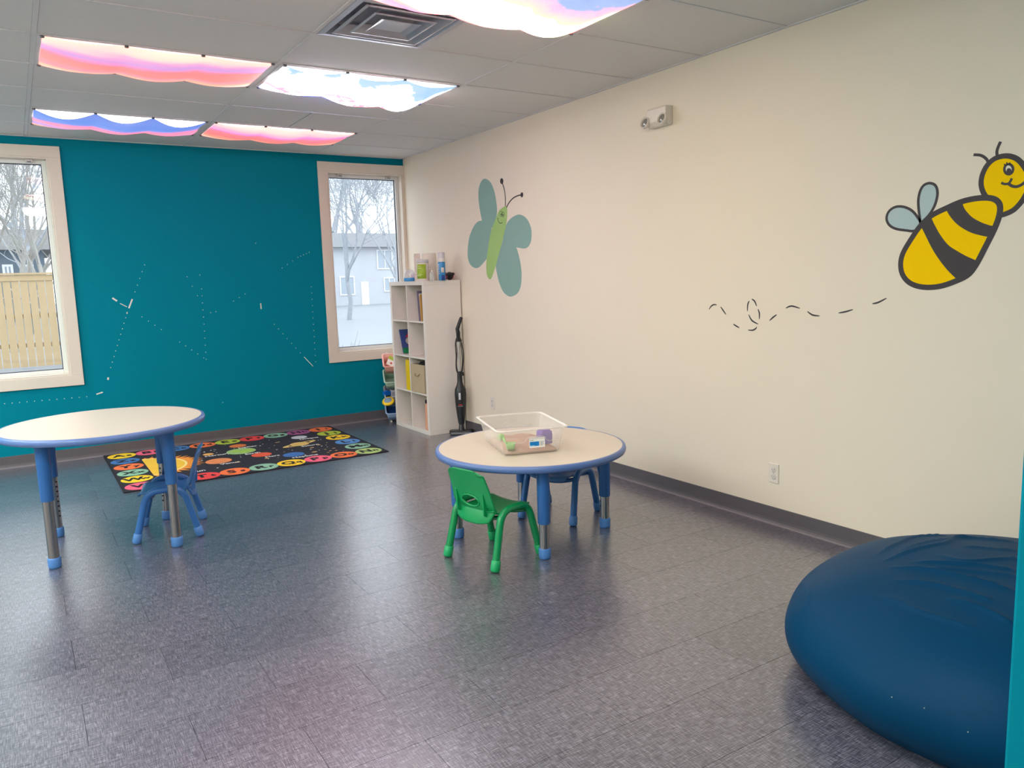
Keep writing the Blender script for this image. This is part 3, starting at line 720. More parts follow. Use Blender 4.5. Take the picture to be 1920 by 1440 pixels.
MB().box(-.019, .008, -.2384, -.2382, .0455, .0505).build('print_wave', mat('sticker_pale_blue', (190, 222, 240), .5), st)
tl = MB()
for i in range(4): tl.box(.039, .060-.004*(i % 2), -.2382, -.2376, .067-.006*i, .069-.006*i)
tl.box(-.018, .002, -.2382, -.2376, .077, .0795)
tl.build('print_lines', mat('sticker_grey', (120, 120, 120), .6), st)
sand = MB(); random.seed(3)
def sandf(u, v):
    x = (2*u-1)*.148; y = (2*v-1)*.210
    e = min(1, 8*min(u, 1-u, v, 1-v))
    z = .030+.022*max(0, 1-((x+.02)/.13)**2)*max(0, 1-((y-.0)/.2)**2)+.006*math.sin(31*x+2)*math.cos(27*y)+.004*math.sin(70*x+40*y)
    if x > .09: z -= .010*(x-.09)/.05
    return (x, y, max(.010, z*e+.012*(1-e)))
sand.grid(40, 50, sandf); loft(sand, [[(a, b, .005) for a, b in rrect(.146, .208, .03)], [(a, b, .012) for a, b in rrect(.149, .211, .03)]])
so = sand.build('play_sand', mat('brown_play_sand', (196, 164, 146), .95, var=.12, scale=60, bump=.6)); so.location = BL; so.rotation_euler = (0, 0, BY)
tag(so, 'brown play sand heaped inside the clear bin', 'sand', kind='stuff')
def inbin(x, y, z): return BL + Matrix.Rotation(BY, 3, 'Z') @ Vector((x, y, z))
pc = thing('sand_mould', inbin(.098, -.130, .036), BY+.1, 'purple rounded plastic sand mould standing in the clear bin', 'toy')
PU = mat('purple_plastic', (132, 108, 178), .4, var=.04)
loft(MB(), [lev(.036, .034, 0, .012), lev(.037, .035, .05, .012), lev(.036, .034, .066, .014), lev(.028, .026, .074, .014)], True, True).build('body', PU, pc)
MB().box(-.008, .008, -.0358, -.034, .0, .05).build('seam_rib', PU, pc, bevel=.001)
GT = mat('light_green_plastic', (150, 204, 120), .4, var=.05)
gs = thing('sand_scoop', inbin(-.112, -.180, .030), BY-.2, 'pale green plastic scoop lying at the bin corner near the green chair', 'toy')
loft(MB(), [lev(.018, .016, 0, .006), lev(.025, .022, .034, .008)], True, False).build('bowl', GT, gs, solid=.003)
MB().tube([(-.02, .018, .028), (-.028, .03, .035), (-.034, .05, .05)], .006, 10).build('handle', GT, gs)
g2 = thing('sand_mould', inbin(-.108, .03, .052), BY+.5, 'pale green star sand mould half buried in the sand', 'toy')
P5 = [((.024 if k % 2 == 0 else .013)*math.cos(k*math.pi/5), (.024 if k % 2 == 0 else .013)*math.sin(k*math.pi/5)) for k in range(10)]
MB().prism(P5, lambda a, b, t: (a, b, t), -.012, .014).build('star', GT, g2, bevel=.002)
MB().lathe([(.010, .014), (.009, .020), (.004, .022)], 14).build('knob', GT, g2)

# ------------------------------------------------------------------ alphabet rug
RX0, RX1, RY0, RY1 = -3.072, -.992, -1.553, -.030
rg = thing('alphabet_rug', ((RX0+RX1)/2, (RY0+RY1)/2, .0006), 0, 'dark alphabet and solar system rug lying along the teal wall', 'rug')
hx, hy = (RX1-RX0)/2, (RY1-RY0)/2
NAV = mat('black_navy_rug_pile', (34, 34, 46), .95, var=.15, scale=40, bump=.5)
MB().box(-hx, hx, -hy, hy, 0, .006).build('pile', NAV, rg, bevel=.0015)
bd = MB(); q = .012
bd.box(-hx, hx, -hy, -hy+q, .0062, .0072).box(-hx, hx, hy-q, hy, .0062, .0072).box(-hx, -hx+q, -hy+q, hy-q, .0062, .0072).box(hx-q, hx, -hy+q, hy-q, .0062, .0072)
bd.build('binding', mat('black_rug_binding', (22, 22, 28), .9), rg)
RC = dict(y=(246, 206, 40), b=(64, 118, 178), o=(240, 118, 62), g=(140, 190, 160), p=(240, 100, 128), r=(228, 66, 66), l=(176, 196, 62), m=(160, 84, 140), c=(84, 140, 200), lg=(170, 200, 120))
letters = {}
TOP = 'ABCDEFGHI'; RGT = 'JKLMN'; BOT = 'VUTSRQPO'; LFT = 'ZYXW'
cx_ = [-hx+.135+(2*hx-.27)*k/8 for k in range(9)]; cy2 = [hy-.13-(2*hy-.26)*k/5 for k in range(6)]
for k, c in enumerate(TOP): letters[c] = (cx_[k], cy2[0])
for k, c in enumerate(RGT): letters[c] = (cx_[8], cy2[k+1])
for k, c in enumerate(BOT): letters[c] = (cx_[k], cy2[5])
for k, c in enumerate(LFT): letters[c] = (cx_[0], cy2[k+1])
lc = dict(A='y', B='p', C='b', D='o', E='l', F='r', G='g', H='m', I='o', J='l', K='y', L='c', M='g', N='lg', O='o', P='p', Q='y', R='g', S='o', T='r', U='c', V='p', W='y', X='g', Y='o', Z='b')
LM = mat('rug_letter_black', (24, 22, 28), .95)
for c, (x, y) in letters.items():
    k = lc[c]; m = mat('rug_dye_'+k, RC[k], .95, var=.06, scale=60)
    d = MB().lathe([(.1145, .0062), (.1145, .0070), (.113, .0073)], 40, (x, y, 0), sm=False).build('letter_disc', m, rg)
    text_mesh(c, .135, 'capital_letter', LM, Matrix.Translation((x-.025, y, .0077)), d, .006)
    text_mesh(c.lower(), .095, 'small_letter', LM, Matrix.Translation((x+.058, y-.01, .0077)), d, .004)
# sun and planets
OR = mat('rug_sun_orange', (238, 150, 50), .95, var=.15, scale=14); YS = mat('rug_sun_yellow', (250, 196, 60), .95, var=.15, scale=10)
WH = mat('rug_white', (226, 226, 222), .95)
sx0 = cx_[0]+.125; sun = []
n = 44
for k in range(n+1):
    a = -math.pi/2+math.pi*k/n; r = .355+(.08 if k % 2 else 0)*(1 if 0 < k < n else 0)+.02*math.sin(k*2.3)
    sun.append((sx0+r*math.cos(a), r*math.sin(a)*.95))
so_ = MB().prism(sun, lambda a, b, t: (a, b, t), .0061, .0069).build('sun_flames', OR, rg)
MB().prism([(sx0+.305*math.cos(-math.pi/2+math.pi*k/30), .345*math.sin(-math.pi/2+math.pi*k/30)) for k in range(31)], lambda a, b, t: (a, b, t), .0067, .0074).build('sun_ring', mat('rug_sun_pale', (252, 226, 140), .95), so_)
MB().prism([(sx0+.285*math.cos(-math.pi/2+math.pi*k/30), .32*math.sin(-math.pi/2+math.pi*k/30)) for k in range(31)], lambda a, b, t: (a, b, t), .0069, .0078).build('sun_disc', YS, so_)
def rug_ab(px, py):                    # photo pixel on the rug -> rug coordinates
    p = hit(px, py, 2, .007); return p.x-(RX0+RX1)/2, p.y-(RY0+RY1)/2
z5 = lambda x, y: (160+x/3.2, 770+y/3.2)
planets = [('Mercury', (738, 262), .045, (226, 170, 90)), ('Venus', (800, 302), .105, (226, 140, 86)), ('Earth', (935, 243), .125, (150, 190, 120)), ('Mars', (1057, 264), .085, (222, 90, 60)), ('Jupiter', (915, 211), .075, (214, 120, 60)),
           ('Saturn', (1285, 200), .085, (214, 180, 100)), ('Uranus', (1283, 160), .075, (190, 196, 204)), ('Neptune', (1250, 263), .090, (60, 112, 178))]
for nm, pz, r, rgb in planets:
    x, y = rug_ab(*z5(*pz)); x = max(-hx+.35, min(hx-.32, x)); y = max(-hy+.33, min(hy-.3, y))
    m = mat('rug_planet_'+nm.lower(), rgb, .95, var=.22, scale=16)
    d = MB().lathe([(r, .0062), (r, .0070), (r-.001, .0073)], 40, (x, y, 0), sm=False).build('planet_disc', m, rg)
    if nm == 'Saturn':
        M_ = Matrix.Translation((x, y, 0)) @ Matrix.Rotation(math.radians(22), 4, 'Z')
        q = MB(); n = 48
        vs = [M_ @ Vector((rr*math.cos(2*math.pi*k/n), rr*.28*math.sin(2*math.pi*k/n), zz)) for zz in (.0074, .0079) for rr in (.125, .185) for k in range(n)]
        fs = []
        for k in range(n):
            k2 = (k+1) % n; fs += [(2*n+k, 3*n+k, 3*n+k2, 2*n+k2), (n+k, n+k2, 3*n+k2, 3*n+k), (k, 2*n+k, 2*n+k2, k2)]
        q.add(vs, fs).build('planet_ring', mat('rug_ring', (226, 196, 120), .95, var=.2, scale=20), d)
    if nm == 'Earth':
        for (ax, ay, s_) in [(-.04, .02, .05), (.05, -.01, .06), (.0, -.07, .03)]:
            P = [(x+ax+s_*(1+.25*math.sin(3*k))*math.cos(k*math.pi/6), y+ay+.7*s_*(1+.25*math.cos(2*k))*math.sin(k*math.pi/6)) for k in range(12)]
            MB().prism(P, lambda a, b, t: (a, b, t), .0073, .0077).build('land', mat('rug_land', (160, 200, 70), .95, var=.1), d)
    text_mesh(nm, .062, 'planet_name', WH, Matrix.Translation((x+.06, y-r-.038, .0068)), rg, .0012)
text_mesh('Sun', .07, 'planet_name', WH, Matrix.Translation((sx0+.32, -.43, .0075)), rg, .0015)
stars = MB(); random.seed(5)
for k in range(70):
    x, y = random.uniform(-hx+.3, hx-.27), random.uniform(-hy+.27, hy-.27); r = random.choice((.004, .006, .009))
    stars.lathe([(r, .0061), (r, .0066)], 6, (x, y, 0), sm=False)
tag(stars.build('star_specks', WH, rg), kind='stuff')
for (px, py, r) in [(1375, 247, .025), (1470, 240, .012), (1440, 232, .012), (1490, 225, .014), (1505, 238, .012), (1457, 250, .012), (1090, 285, .02), (1400, 205, .018), (1360, 222, .02), (1150, 190, .016), (918, 308, .018)]:
    x, y = rug_ab(*z5(px, py)); m = mat('rug_asteroid', (214, 170, 110), .95, var=.2, scale=30)
    MB().lathe([(r, .0061), (r, .0067)], 12, (x, y, 0), sm=False, sy=.7).build('asteroid', m, rg)

# ------------------------------------------------------------------ cube shelf
SX0, SX1, SY0, SY1, SH = -.402, -.012, -1.172, -.402, 1.46
sh = thing('cube_shelf', ((SX0+SX1)/2, (SY0+SY1)/2, 0), 0, 'white eight-cube shelf unit standing against the cream wall by the window', 'shelf')
def SB(x0, x1, y0, y1, z0, z1, nm, bev=.0015):
    return MB().box(x0-sh.location.x, x1-sh.location.x, y0-sh.location.y, y1-sh.location.y, z0, z1).build(nm, M['white'], sh, bevel=bev)
T = .038
SB(SX0, SX1, SY0, SY1, SH-T, SH, 'top'); SB(SX0, SX1, SY0, SY1, 0, T, 'bottom')
SB(SX0, SX1, SY0, SY0+T, T+.0004, SH-T-.0004, 'side_panel'); SB(SX0, SX1, SY1-T, SY1, T+.0004, SH-T-.0004, 'side_panel')
CZ = [T+(SH-2*T)*k/4 for k in range(5)]; YM = (SY0+SY1)/2
for k in (1, 2, 3): SB(SX0+.003, SX1, SY0+T+.0003, SY1-T-.0003, CZ[k]-.008, CZ[k]+.008, 'shelf_board')
for k in range(4):
    SB(SX0+.003, SX1, YM-.008, YM+.008, CZ[k]+(.0083 if k else .0003), CZ[k+1]-(.0083 if k < 3 else .0003), 'divider')
for (x, y, z) in [(-.30, SY0+T+.004, .765), (-.2, YM-.010, .06)]:
    MB().lathe([(.006, 0), (.006, .003), (.003, .004)], 10, M_=Matrix.Translation((x-sh.location.x, y-sh.location.y, z)) @ Matrix.Rotation(-math.pi/2, 4, 'X')).build('cam_cap', M['hole'], sh)
FZ = [CZ[0]+.0005]+[z+.0085 for z in CZ[1:4]]

def book(name, loc, lean, size, rgb, label, cat='book', group=None, rz=0, extra=None):
    """stands on loc; x = depth into the cube, y = thickness, z = height; leaning about x"""
    d, t, hgt = size
    b = thing(name, loc, 0, label, cat, group); b.rotation_euler = (lean, 0, rz)
    m = mat('cover_%d_%d_%d' % rgb, rgb, .45, var=.10, scale=20)
    q = MB().box(0, d, 0, .0012, 0, hgt).box(0, d, t-.0012, t, 0, hgt).box(0, .0012, .0012, t-.0012, 0, hgt); q.build('cover', m, b)
    MB().box(.0014, d-.003, .0014, t-.0014, .002, hgt-.003).build('pages', mat('paper', (232, 226, 212), .9), b)
    if extra: extra(b)
    return b
# books leaning in the top near cube
pal = [((212, 196, 190), .255, 'thin pale pink book'), ((120, 110, 128), .285, 'grey-violet picture book, tallest in its row'), ((224, 222, 214), .26, 'white-spined thin book'), ((168, 84, 78), .235, 'dull red thin book'), ((196, 150, 60), .25, 'ochre thin book'),
       ((150, 140, 190), .24, 'lavender thin book'), ((206, 190, 70), .27, 'mustard yellow book'), ((228, 206, 180), .22, 'cream short book')]
y = SY0+T+.004; ang = math.radians(5.5)
for k, (rgb, hg, lb) in enumerate(pal[::-1]):
    t = .012 if k % 3 else .016
    book('picture_book', (-.388+.006*(k % 3), y, FZ[3]+.001), math.radians(-.9*k), (.2, t, hg), rgb, lb+' in the top cube beside the side panel', group='books in the top cube'); y += t+.003
def festive(b):
    for (x0, x1, z0, z1, rgb, nm) in [(0, .2, .14, .25, (58, 78, 140), 'cover_sky'), (0, .2, 0, .055, (22, 130, 78), 'cover_grass')]:
        MB().box(x0, x1, -.0006, -.0001, z0, z1).build(nm, mat('print_%s' % nm, rgb, .4, var=.12, scale=30), b)
    R1 = mat('print_red', (208, 52, 56), .4); G1 = mat('print_grey', (196, 186, 176), .5, var=.2, scale=40)
    MB().prism([(.05, .165), (.15, .165), (.10, .225)], lambda a, c, t: (a, t, c), -.0012, -.0007).build('cover_shape', R1, b)
    MB().prism([(.10+.055*math.cos(k*math.pi/8), .125+.042*math.sin(k*math.pi/8)) for k in range(16)], lambda a, c, t: (a, t, c), -.0011, -.0007).build('cover_shape', G1, b)
    MB().prism([(.06, .05), (.14, .05), (.135, .095), (.065, .095)], lambda a, c, t: (a, t, c), -.0014, -.0011).build('cover_shape', R1, b)
book('picture_book', (-.345, -.545, FZ[2]+.005), math.radians(-20), (.2, .012, .25), (60, 80, 140), 'blue, red and green picture book leaning in an otherwise empty cube', extra=festive)
# yellow box file, tan fabric bin, orange folder, cardboard sheet
yb = thing('box_file', (-.394, YM+.012, FZ[1]), 0, 'bright yellow box file standing in a cube beside the tan bin', 'box file')
YM_ = mat('yellow_card', (238, 204, 10), .45, var=.04)
MB().box(0, .25, 0, .095, 0, .003).box(0, .25, 0, .003, .003, .30).box(0, .25, .092, .095, .003, .30).box(0, .003, .003, .092, .003, .30).box(.247, .25, .003, .092, .003, .24).build('shell', YM_, yb)
fb = thing('fabric_bin', (-.268, -.954, FZ[1]), math.radians(3), 'tan fabric storage bin in the cube beside the yellow file', 'bin')
TN = mat('tan_fabric', (190, 172, 140), .9, var=.08, scale=40, bump=.4)
q = MB(); w2, d2, h2 = .130, .135, .275
q.box(-d2, d2, -w2, w2, 0, .004).box(-d2, -d2+.005, -w2, w2, .004, h2).box(d2-.005, d2, -w2, w2, .004, h2).box(-d2+.005, d2-.005, -w2, -w2+.005, .004, h2).box(-d2+.005, d2-.005, w2-.005, w2, .004, h2).build('body', TN, fb, bevel=.002)
MB().tube([(-d2-.002, -.04, .185), (-d2-.012, -.03, .165), (-d2-.012, .03, .165), (-d2-.002, .04, .185)], .006, 8, flat=.5).build('handle', mat('dark_tan_strap', (150, 132, 100), .8), fb)
MB().lathe([(.10, .0), (.115, .10), (.115, .25), (.09, .285), (.02, .292)], 20, (.0, 0, .006), sx=1, sy=1).build('contents', mat('black_cloth', (30, 30, 34), .8, bump=.4), fb)
of = thing('folder', (-.394, SY0+T+.020, FZ[0]+.002), 0, 'pale orange folder with a black clip in the bottom cube', 'folder'); of.rotation_euler = (math.radians(3), 0, 0)
OC = mat('pale_orange_card', (236, 172, 140), .5, var=.05)
MB().box(0, .25, 0, .002, 0, .29).box(0, .25, .048, .05, 0, .29).box(0, .002, .002, .048, 0, .29).build('sleeve', OC, of)
MB().box(-.006, .02, .012, .04, .262, .296).build('clip', M['black'], of, bevel=.003)
cbd = MB().box(0, .28, 0, .006, 0, .29).build('card_sheet', mat('tan_card', (196, 170, 132), .8)); cbd.location = (-.392, YM+.0135, FZ[0]+.001); cbd.rotation_euler = (math.radians(.7), 0, 0)
tag(cbd, 'thin tan card sheet leaning on the divider in the bottom cube by the window', 'card')

# ------------------------------------------------------------------ things on top of the shelf
def onshelf(px, x): return (x, hit(px, 520, 0, x).y, SH+.0003)
WP = M['wplastic']
tb = thing('wipes_canister', onshelf(793.5, -.315), math.radians(-24), 'white wipes canister with a lime green label on top of the shelf', 'canister')
MB().lathe([(.052, 0), (.055, .004), (.055, .165), (.052, .170)], 32).build('body', WP, tb)
MB().lathe([(.056, .170), (.058, .173), (.058, .196), (.054, .201), (.02, .203)], 32).build('lid', mat('canister_lid', (206, 202, 200), .4), tb)
q = MB(); q.grid(24, 1, lambda u, v: (.0556*math.cos(math.radians(180+120*u)), .0556*math.sin(math.radians(180+120*u)), .022+.135*v)); lb_ = q.build('label', mat('lime_label', (160, 188, 50), .45, var=.06), tb, solid=.0006)
q = MB()
for k, (a0, a1, z) in enumerate([(205, 245, .135), (210, 250, .118), (200, 262, .06), (200, 250, .047)]):
    q.grid(8, 1, lambda u, v: (.0561*math.cos(math.radians(a0+(a1-a0)*u)), .0561*math.sin(math.radians(a0+(a1-a0)*u)), z+(.006)*v))
q.build('print_lines', mat('label_print', (206, 220, 150), .5), lb_)
pt = thing('paper_towel_roll', onshelf(806, -.17), 0, 'white paper towel roll standing on top of the shelf', 'paper roll')
MB().lathe([(.020, .002), (.066, 0), (.068, .002), (.068, .262), (.066, .264), (.020, .262)], 40, cap=False).build('paper', mat('white_paper', (230, 220, 206), .9, var=.03, bump=.2), pt)
MB().lathe([(.0205, .0), (.0205, .264), (.0185, .264), (.0185, 0)], 24, cap=False).build('core', mat('brown_core', (168, 140, 110), .9), pt)
p2 = thing('tissue_box', onshelf(783.5, -.26), math.radians(-24), 'tall narrow white carton beside the wipes canister', 'box')
MB().box(-.03, .03, -.03, .03, 0, .265).build('carton', mat('white_carton', (224, 212, 200), .7), p2, bevel=.002)
MB().box(-.029, .029, -.0302, -.0298, .06, .066).build('fold_line', mat('carton_line', (200, 186, 172), .8), p2)
sp = thing('spray_can', onshelf(829, -.20), math.radians(-24), 'blue and white aerosol spray can on top of the shelf', 'spray can')
MB().lathe([(.030, 0), (.033, .004), (.033, .165), (.031, .172)], 32).build('body', mat('spray_blue', (60, 140, 196), .35, var=.12, scale=14), sp)
MB().lathe([(.033, .172), (.033, .202), (.030, .206)], 32).build('shoulder', WP, sp)
MB().lathe([(.0325, .206), (.0325, .255), (.030, .260), (.026, .252)], 32).build('cap', mat('spray_cap', (214, 206, 208), .4), sp)
q = MB(); q.grid(12, 1, lambda u, v: (.0336*math.cos(math.radians(255+60*u)), .0336*math.sin(math.radians(255+60*u)), .004+.045*v)); q.build('label_band', mat('label_navy', (30, 70, 150), .4), sp, solid=.0005)
q = MB(); q.grid(12, 1, lambda u, v: (.0336*math.cos(math.radians(255+50*u)), .0336*math.sin(math.radians(255+50*u)), .075+.045*v)); q.build('label_band', WP, sp, solid=.0005)
q = MB()
for k in range(5): q.grid(3, 1, lambda u, v: (.0337*math.cos(math.radians(205+18*u)), .0337*math.sin(math.radians(205+18*u)), .06+.02*k+.012*v))
q.build('label_lettering', mat('label_white', (236, 240, 246), .4), sp, solid=.0004)
hs = thing('hand_sanitiser_bottle', onshelf(810, -.33), 0, 'small clear pump bottle standing between the wipes canister and the spray can', 'bottle')
MB().lathe([(.019, 0), (.021, .003), (.021, .06), (.016, .075), (.009, .080)], 24).build('body', clear_plastic('clear_bottle_plastic', (226, 232, 226), .3), hs)
MB().lathe([(.010, .080), (.010, .092), (.004, .093), (.004, .105)], 16).build('collar', WP, hs)
MB().box(-.026, .008, -.006, .006, .105, .114).build('pump_head', WP, hs, bevel=.002)
hp = thing('headphones', onshelf(838, -.10), math.radians(-62), 'black child headphones with pink ear pads at the end of the shelf top', 'headphones')
for s in (-1, 1):
    Mx = Matrix.Translation((0, s*.045, .040)) @ Matrix.Rotation(math.radians(90*s), 4, 'X')
    c_ = MB().lathe([(.015, .020), (.034, .016), (.039, .006), (.039, -.004)], 28, M_=Mx).build('ear_cup', M['black'], hp)
    MB().lathe([(.036, -.004), (.038, -.010), (.034, -.018), (.016, -.018)], 28, M_=Mx).build('ear_pad', mat('pink_pad', (206, 60, 96), .6), c_)
MB().tube([(.06*math.sin(math.pi*k/14)+.01, .062*math.cos(math.pi*k/14), .045+.018*math.sin(math.pi*k/14)) for k in range(15)], .007, 8, flat=1.4).build('headband', M['black'], hp)
bt = thing('clear_container', onshelf(768, -.30), math.radians(-24), 'clear plastic dome container with a blue band at the window end of the shelf', 'container')
MB().lathe([(.055, 0), (.057, .002), (.057, .033), (.055, .035)], 32).build('base_band', mat('blue_band', (60, 146, 204), .4, var=.2, scale=10), bt)
MB().lathe([(.054, .035), (.050, .08), (.038, .105), (.012, .115)], 32).build('dome', clear_plastic('clear_dome', (226, 230, 236), .3), bt)
by = thing('toy_box', (-.12, -.5, SH+.0003), 0, 'magenta patterned carton at the window end of the shelf top', 'box')
MB().box(-.06, .06, -.05, .05, 0, .07).build('carton', mat('magenta_carton', (190, 110, 170), .6, var=.35, scale=40), by, bevel=.002)
MB().box(-.061, .061, -.051, .051, .055, .071).build('lid', mat('magenta_lid', (206, 150, 190), .6), by, bevel=.002)

# ------------------------------------------------------------------ stacked toy bins between shelf and window wall
RKC, RKY, TILT = Vector((-.288, -.205, 0)), math.radians(-20), math.radians(30)
def RK(x, y, z): return RKC + Matrix.Rotation(RKY, 3, 'Z') @ Vector((x, y, 0)) + Vector((0, 0, z))
BINZ = (.563, .398, .228, .072)
rk = thing('bin_rack', RKC, RKY, 'slim white rack of tilted toy bins between the shelf and the window', 'rack')
RW = M['wplastic']
for s_ in (-1, 1):
    MB().box(s_*.08-.008, s_*.08+.008, .128, .142, 0, .72).build('post', RW, rk, bevel=.002); MB().box(s_*.08-.008, s_*.08+.008, -.06, .128, 0, .012).build('rail', RW, rk)
    for zz in BINZ: MB().tube([(s_*.08, -.05, zz-.038), (s_*.08, .09, zz+.042), (s_*.08, .130, zz+.060)], .004, 8).build('arm', RW, rk)
def toybin(z, rgb, label, nm):
    b = thing('toy_bin', RK(0, 0, z), 0, label, 'toy bin', None); b.rotation_euler = (TILT, 0, RKY)
    m = mat('bin_'+nm, rgb, .45, var=.04)
    loft(MB(), [[(a, c, 0) for a, c in rrect(.112, .092, .02)], [(a, c, .10) for a, c in rrect(.130, .112, .025)]]).build('tub', m, b, solid=.003)
    loft(MB(), [[(a, c, .096) for a, c in rrect(.131, .113, .025)], [(a, c, .097) for a, c in rrect(.142, .122, .03)], [(a, c, .104) for a, c in rrect(.142, .122, .03)], [(a, c, .104) for a, c in rrect(.129, .111, .025)]], False).build('rim', m, b)
    return b
toybin(BINZ[0], (236, 170, 156), 'salmon pink toy bin, topmost on the rack below the window', 'pink')
toybin(BINZ[1], (170, 200, 178), 'pale green toy bin, second on the rack below the window', 'green')
toybin(BINZ[2], (150, 154, 164), 'grey toy bin holding blue and yellow toys', 'grey')
toybin(BINZ[3], (158, 186, 222), 'light blue toy bin, lowest on the rack', 'blue')
cb = thing('board_book', RK(-.065, -.035, .590), 0, 'white and green board book sticking out of the pink bin', 'book'); cb.rotation_euler = (math.radians(-28), math.radians(28), RKY)
MB().box(-.045, .045, -.006, .006, 0, .105).build('cover', mat('book_white', (240, 236, 228), .5), cb)
MB().box(-.0455, .0455, -.0068, .0068, .066, .1055).build('green_print', mat('book_green', (170, 190, 60), .5), cb)
MB().prism([(-.015, .03), (.0, .018), (.015, .03), (.0, .045)], lambda a, b, t: (a, t, b), -.0072, -.0062).build('red_mark', mat('book_red', (200, 60, 56), .5), cb)
bb = thing('toy_block', RK(-.115, -.055, .285), RKY+.5, 'bright blue toy block on the grey bin', 'toy')
MB().box(-.035, .035, -.028, .028, 0, .045).build('block', mat('toy_blue', (10, 100, 190), .4), bb, bevel=.004)
MB().lathe([(.012, .045), (.012, .052), (.010, .054)], 14).build('stud', mat('toy_blue', (10, 100, 190), .4), bb)
gb = thing('toy_block', RK(-.045, -.03, .255), RKY+.2, 'pale grey toy block behind the yellow disc', 'toy')
MB().box(-.03, .03, -.025, .025, 0, .085).build('block', mat('toy_grey', (196, 196, 204), .4), gb, bevel=.004)
MB().box(-.02, .02, -.0256, -.0248, .02, .06).build('recess', mat('toy_grey_dark', (150, 150, 160), .5), gb)
yd = thing('toy_disc', RK(-.105, -.158, .224), 0, 'yellow toy disc with a blue-grey face hanging over the grey bin', 'toy'); yd.rotation_euler = (math.radians(30), math.radians(-14), RKY)
MB().lathe([(.046, 0), (.060, .006), (.065, .016), (.059, .028), (.046, .032)], 32).build('rim', mat('toy_yellow', (248, 206, 20), .4), yd)
MB().lathe([(.042, .031), (.040, .034), (.01, .036)], 28).build('face', mat('toy_dial', (130, 156, 176), .4), yd)
nb = thing('toy_brick', RK(-.02, -.004, .076), 0, 'dark blue toy brick lying in the lowest bin', 'toy'); nb.rotation_euler = (TILT, 0, RKY)
MB().box(-.09, .09, -.07, .07, 0, .045).build('brick', mat('toy_navy', (20, 60, 120), .4), nb, bevel=.004)
for a in (-.055, 0, .055):
    for c in (-.033, .033): MB().lathe([(.015, .045), (.015, .053)], 14, (a, c, 0)).build('stud', mat('toy_navy', (20, 60, 120), .4), nb)

# ------------------------------------------------------------------ stick vacuum
vc = thing('stick_vacuum', (-.125, -1.292, 0), math.radians(-32), 'black and silver stick vacuum leaning between the shelf side and the cream wall', 'vacuum')
B_ = M['black']
# local x runs sideways (to the right in the room), local y away; leaning slightly back onto the shelf side
MB().prism([(-.118, -.005), (-.095, -.045), (.095, -.045), (.118, -.005), (.105, .045), (-.105, .045)], lambda a, b, t: (a, b, t), .004, .040).build('floor_head', B_, vc, bevel=.006)
MB().box(-.10, .10, -.050, -.044, .008, .026).build('bumper', mat('grey_bumper', (120, 122, 126), .4), vc)
MB().tube([(0, .0, .03), (0, .012, .09)], [.03, .022], 16).build('neck', B_, vc)
ax = lambda z: .010+.055*z
prof_ = [(.020, .08), (.030, .11), (.042, .20), (.052, .30), (.056, .38), (.052, .43), (.034, .465), (.026, .50), (.024, .56), (.022, .60)]
q = MB(); vs = []
n = 24
for r, z in prof_:
    for k in range(n):
        a = 2*math.pi*k/n; vs.append((r*math.cos(a), ax(z)+r*.9*math.sin(a), z))
q.add(vs, [(i*n+j, i*n+(j+1) % n, (i+1)*n+(j+1) % n, (i+1)*n+j) for i in range(len(prof_)-1) for j in range(n)], True); q.add(vs[:n], [tuple(range(n))[::-1]]); q.add(vs[-n:], [tuple(range(n))])
vb = q.build('body', B_, vc)
MB().box(-.014, .006, ax(.36)-.056, ax(.36)-.048, .335, .40).build('switch', mat('switch_grey', (206, 208, 212), .4), vb, bevel=.003)
MB().box(-.018, .018, ax(.285)-.052, ax(.285)-.044, .282, .292).build('badge', M['red'], vb)
MB().box(-.028, .024, ax(.27)-.050, ax(.27)-.043, .270, .274).build('badge_line', mat('badge_grey', (150, 150, 156), .4), vb)
MB().tube([(0, ax(.60), .60), (0, ax(.90), .90)], .0135, 16).build('pole', M['silver'], vc)
MB().tube([(0, ax(.88), .88), (0, ax(.94), .94), (0, ax(.965)-.004, .965), (-.006, ax(1.0)-.012, 1.0), (.012, ax(1.06)-.006, 1.05), (.030, ax(1.1)+.004, 1.095), (.036, ax(1.1)+.008, 1.108)], [.018, .019, .020, .019, .017, .017, .014], 14).build('handle', B_, vc)
MB().tube([(0, ax(.90)+.01, .905), (.018, ax(.90)+.024, .90), (.026, ax(.89)+.026, .885)], .008, 10).build('cord_hook', B_, vc)
MB().tube([(.0, ax(.585), .585), (.03, ax(.58)+.012, .582), (.034, ax(.56)+.012, .555)], .010, 10).build('cord_hook', B_, vc)
for dx, s in ((.030, 1), (.040, 1), (-.030, -1), (-.022, -1)):
    pts = []
    for k in range(25):
        t = k/24; zz = .915-.345*t-.02*(abs(dx)-.02)*10*t
        pts.append((.012*s*(1-math.sin(math.pi*t))+dx*math.sin(math.pi*min(1, t*.98+.01))**.6+.004*math.sin(9*t+dx*90), ax(zz)+.012-.035*math.sin(math.pi*t)*(1 if dx < .035 else .4), zz))
    MB().tube(pts, .0042, 8).build('cord', B_, vc)

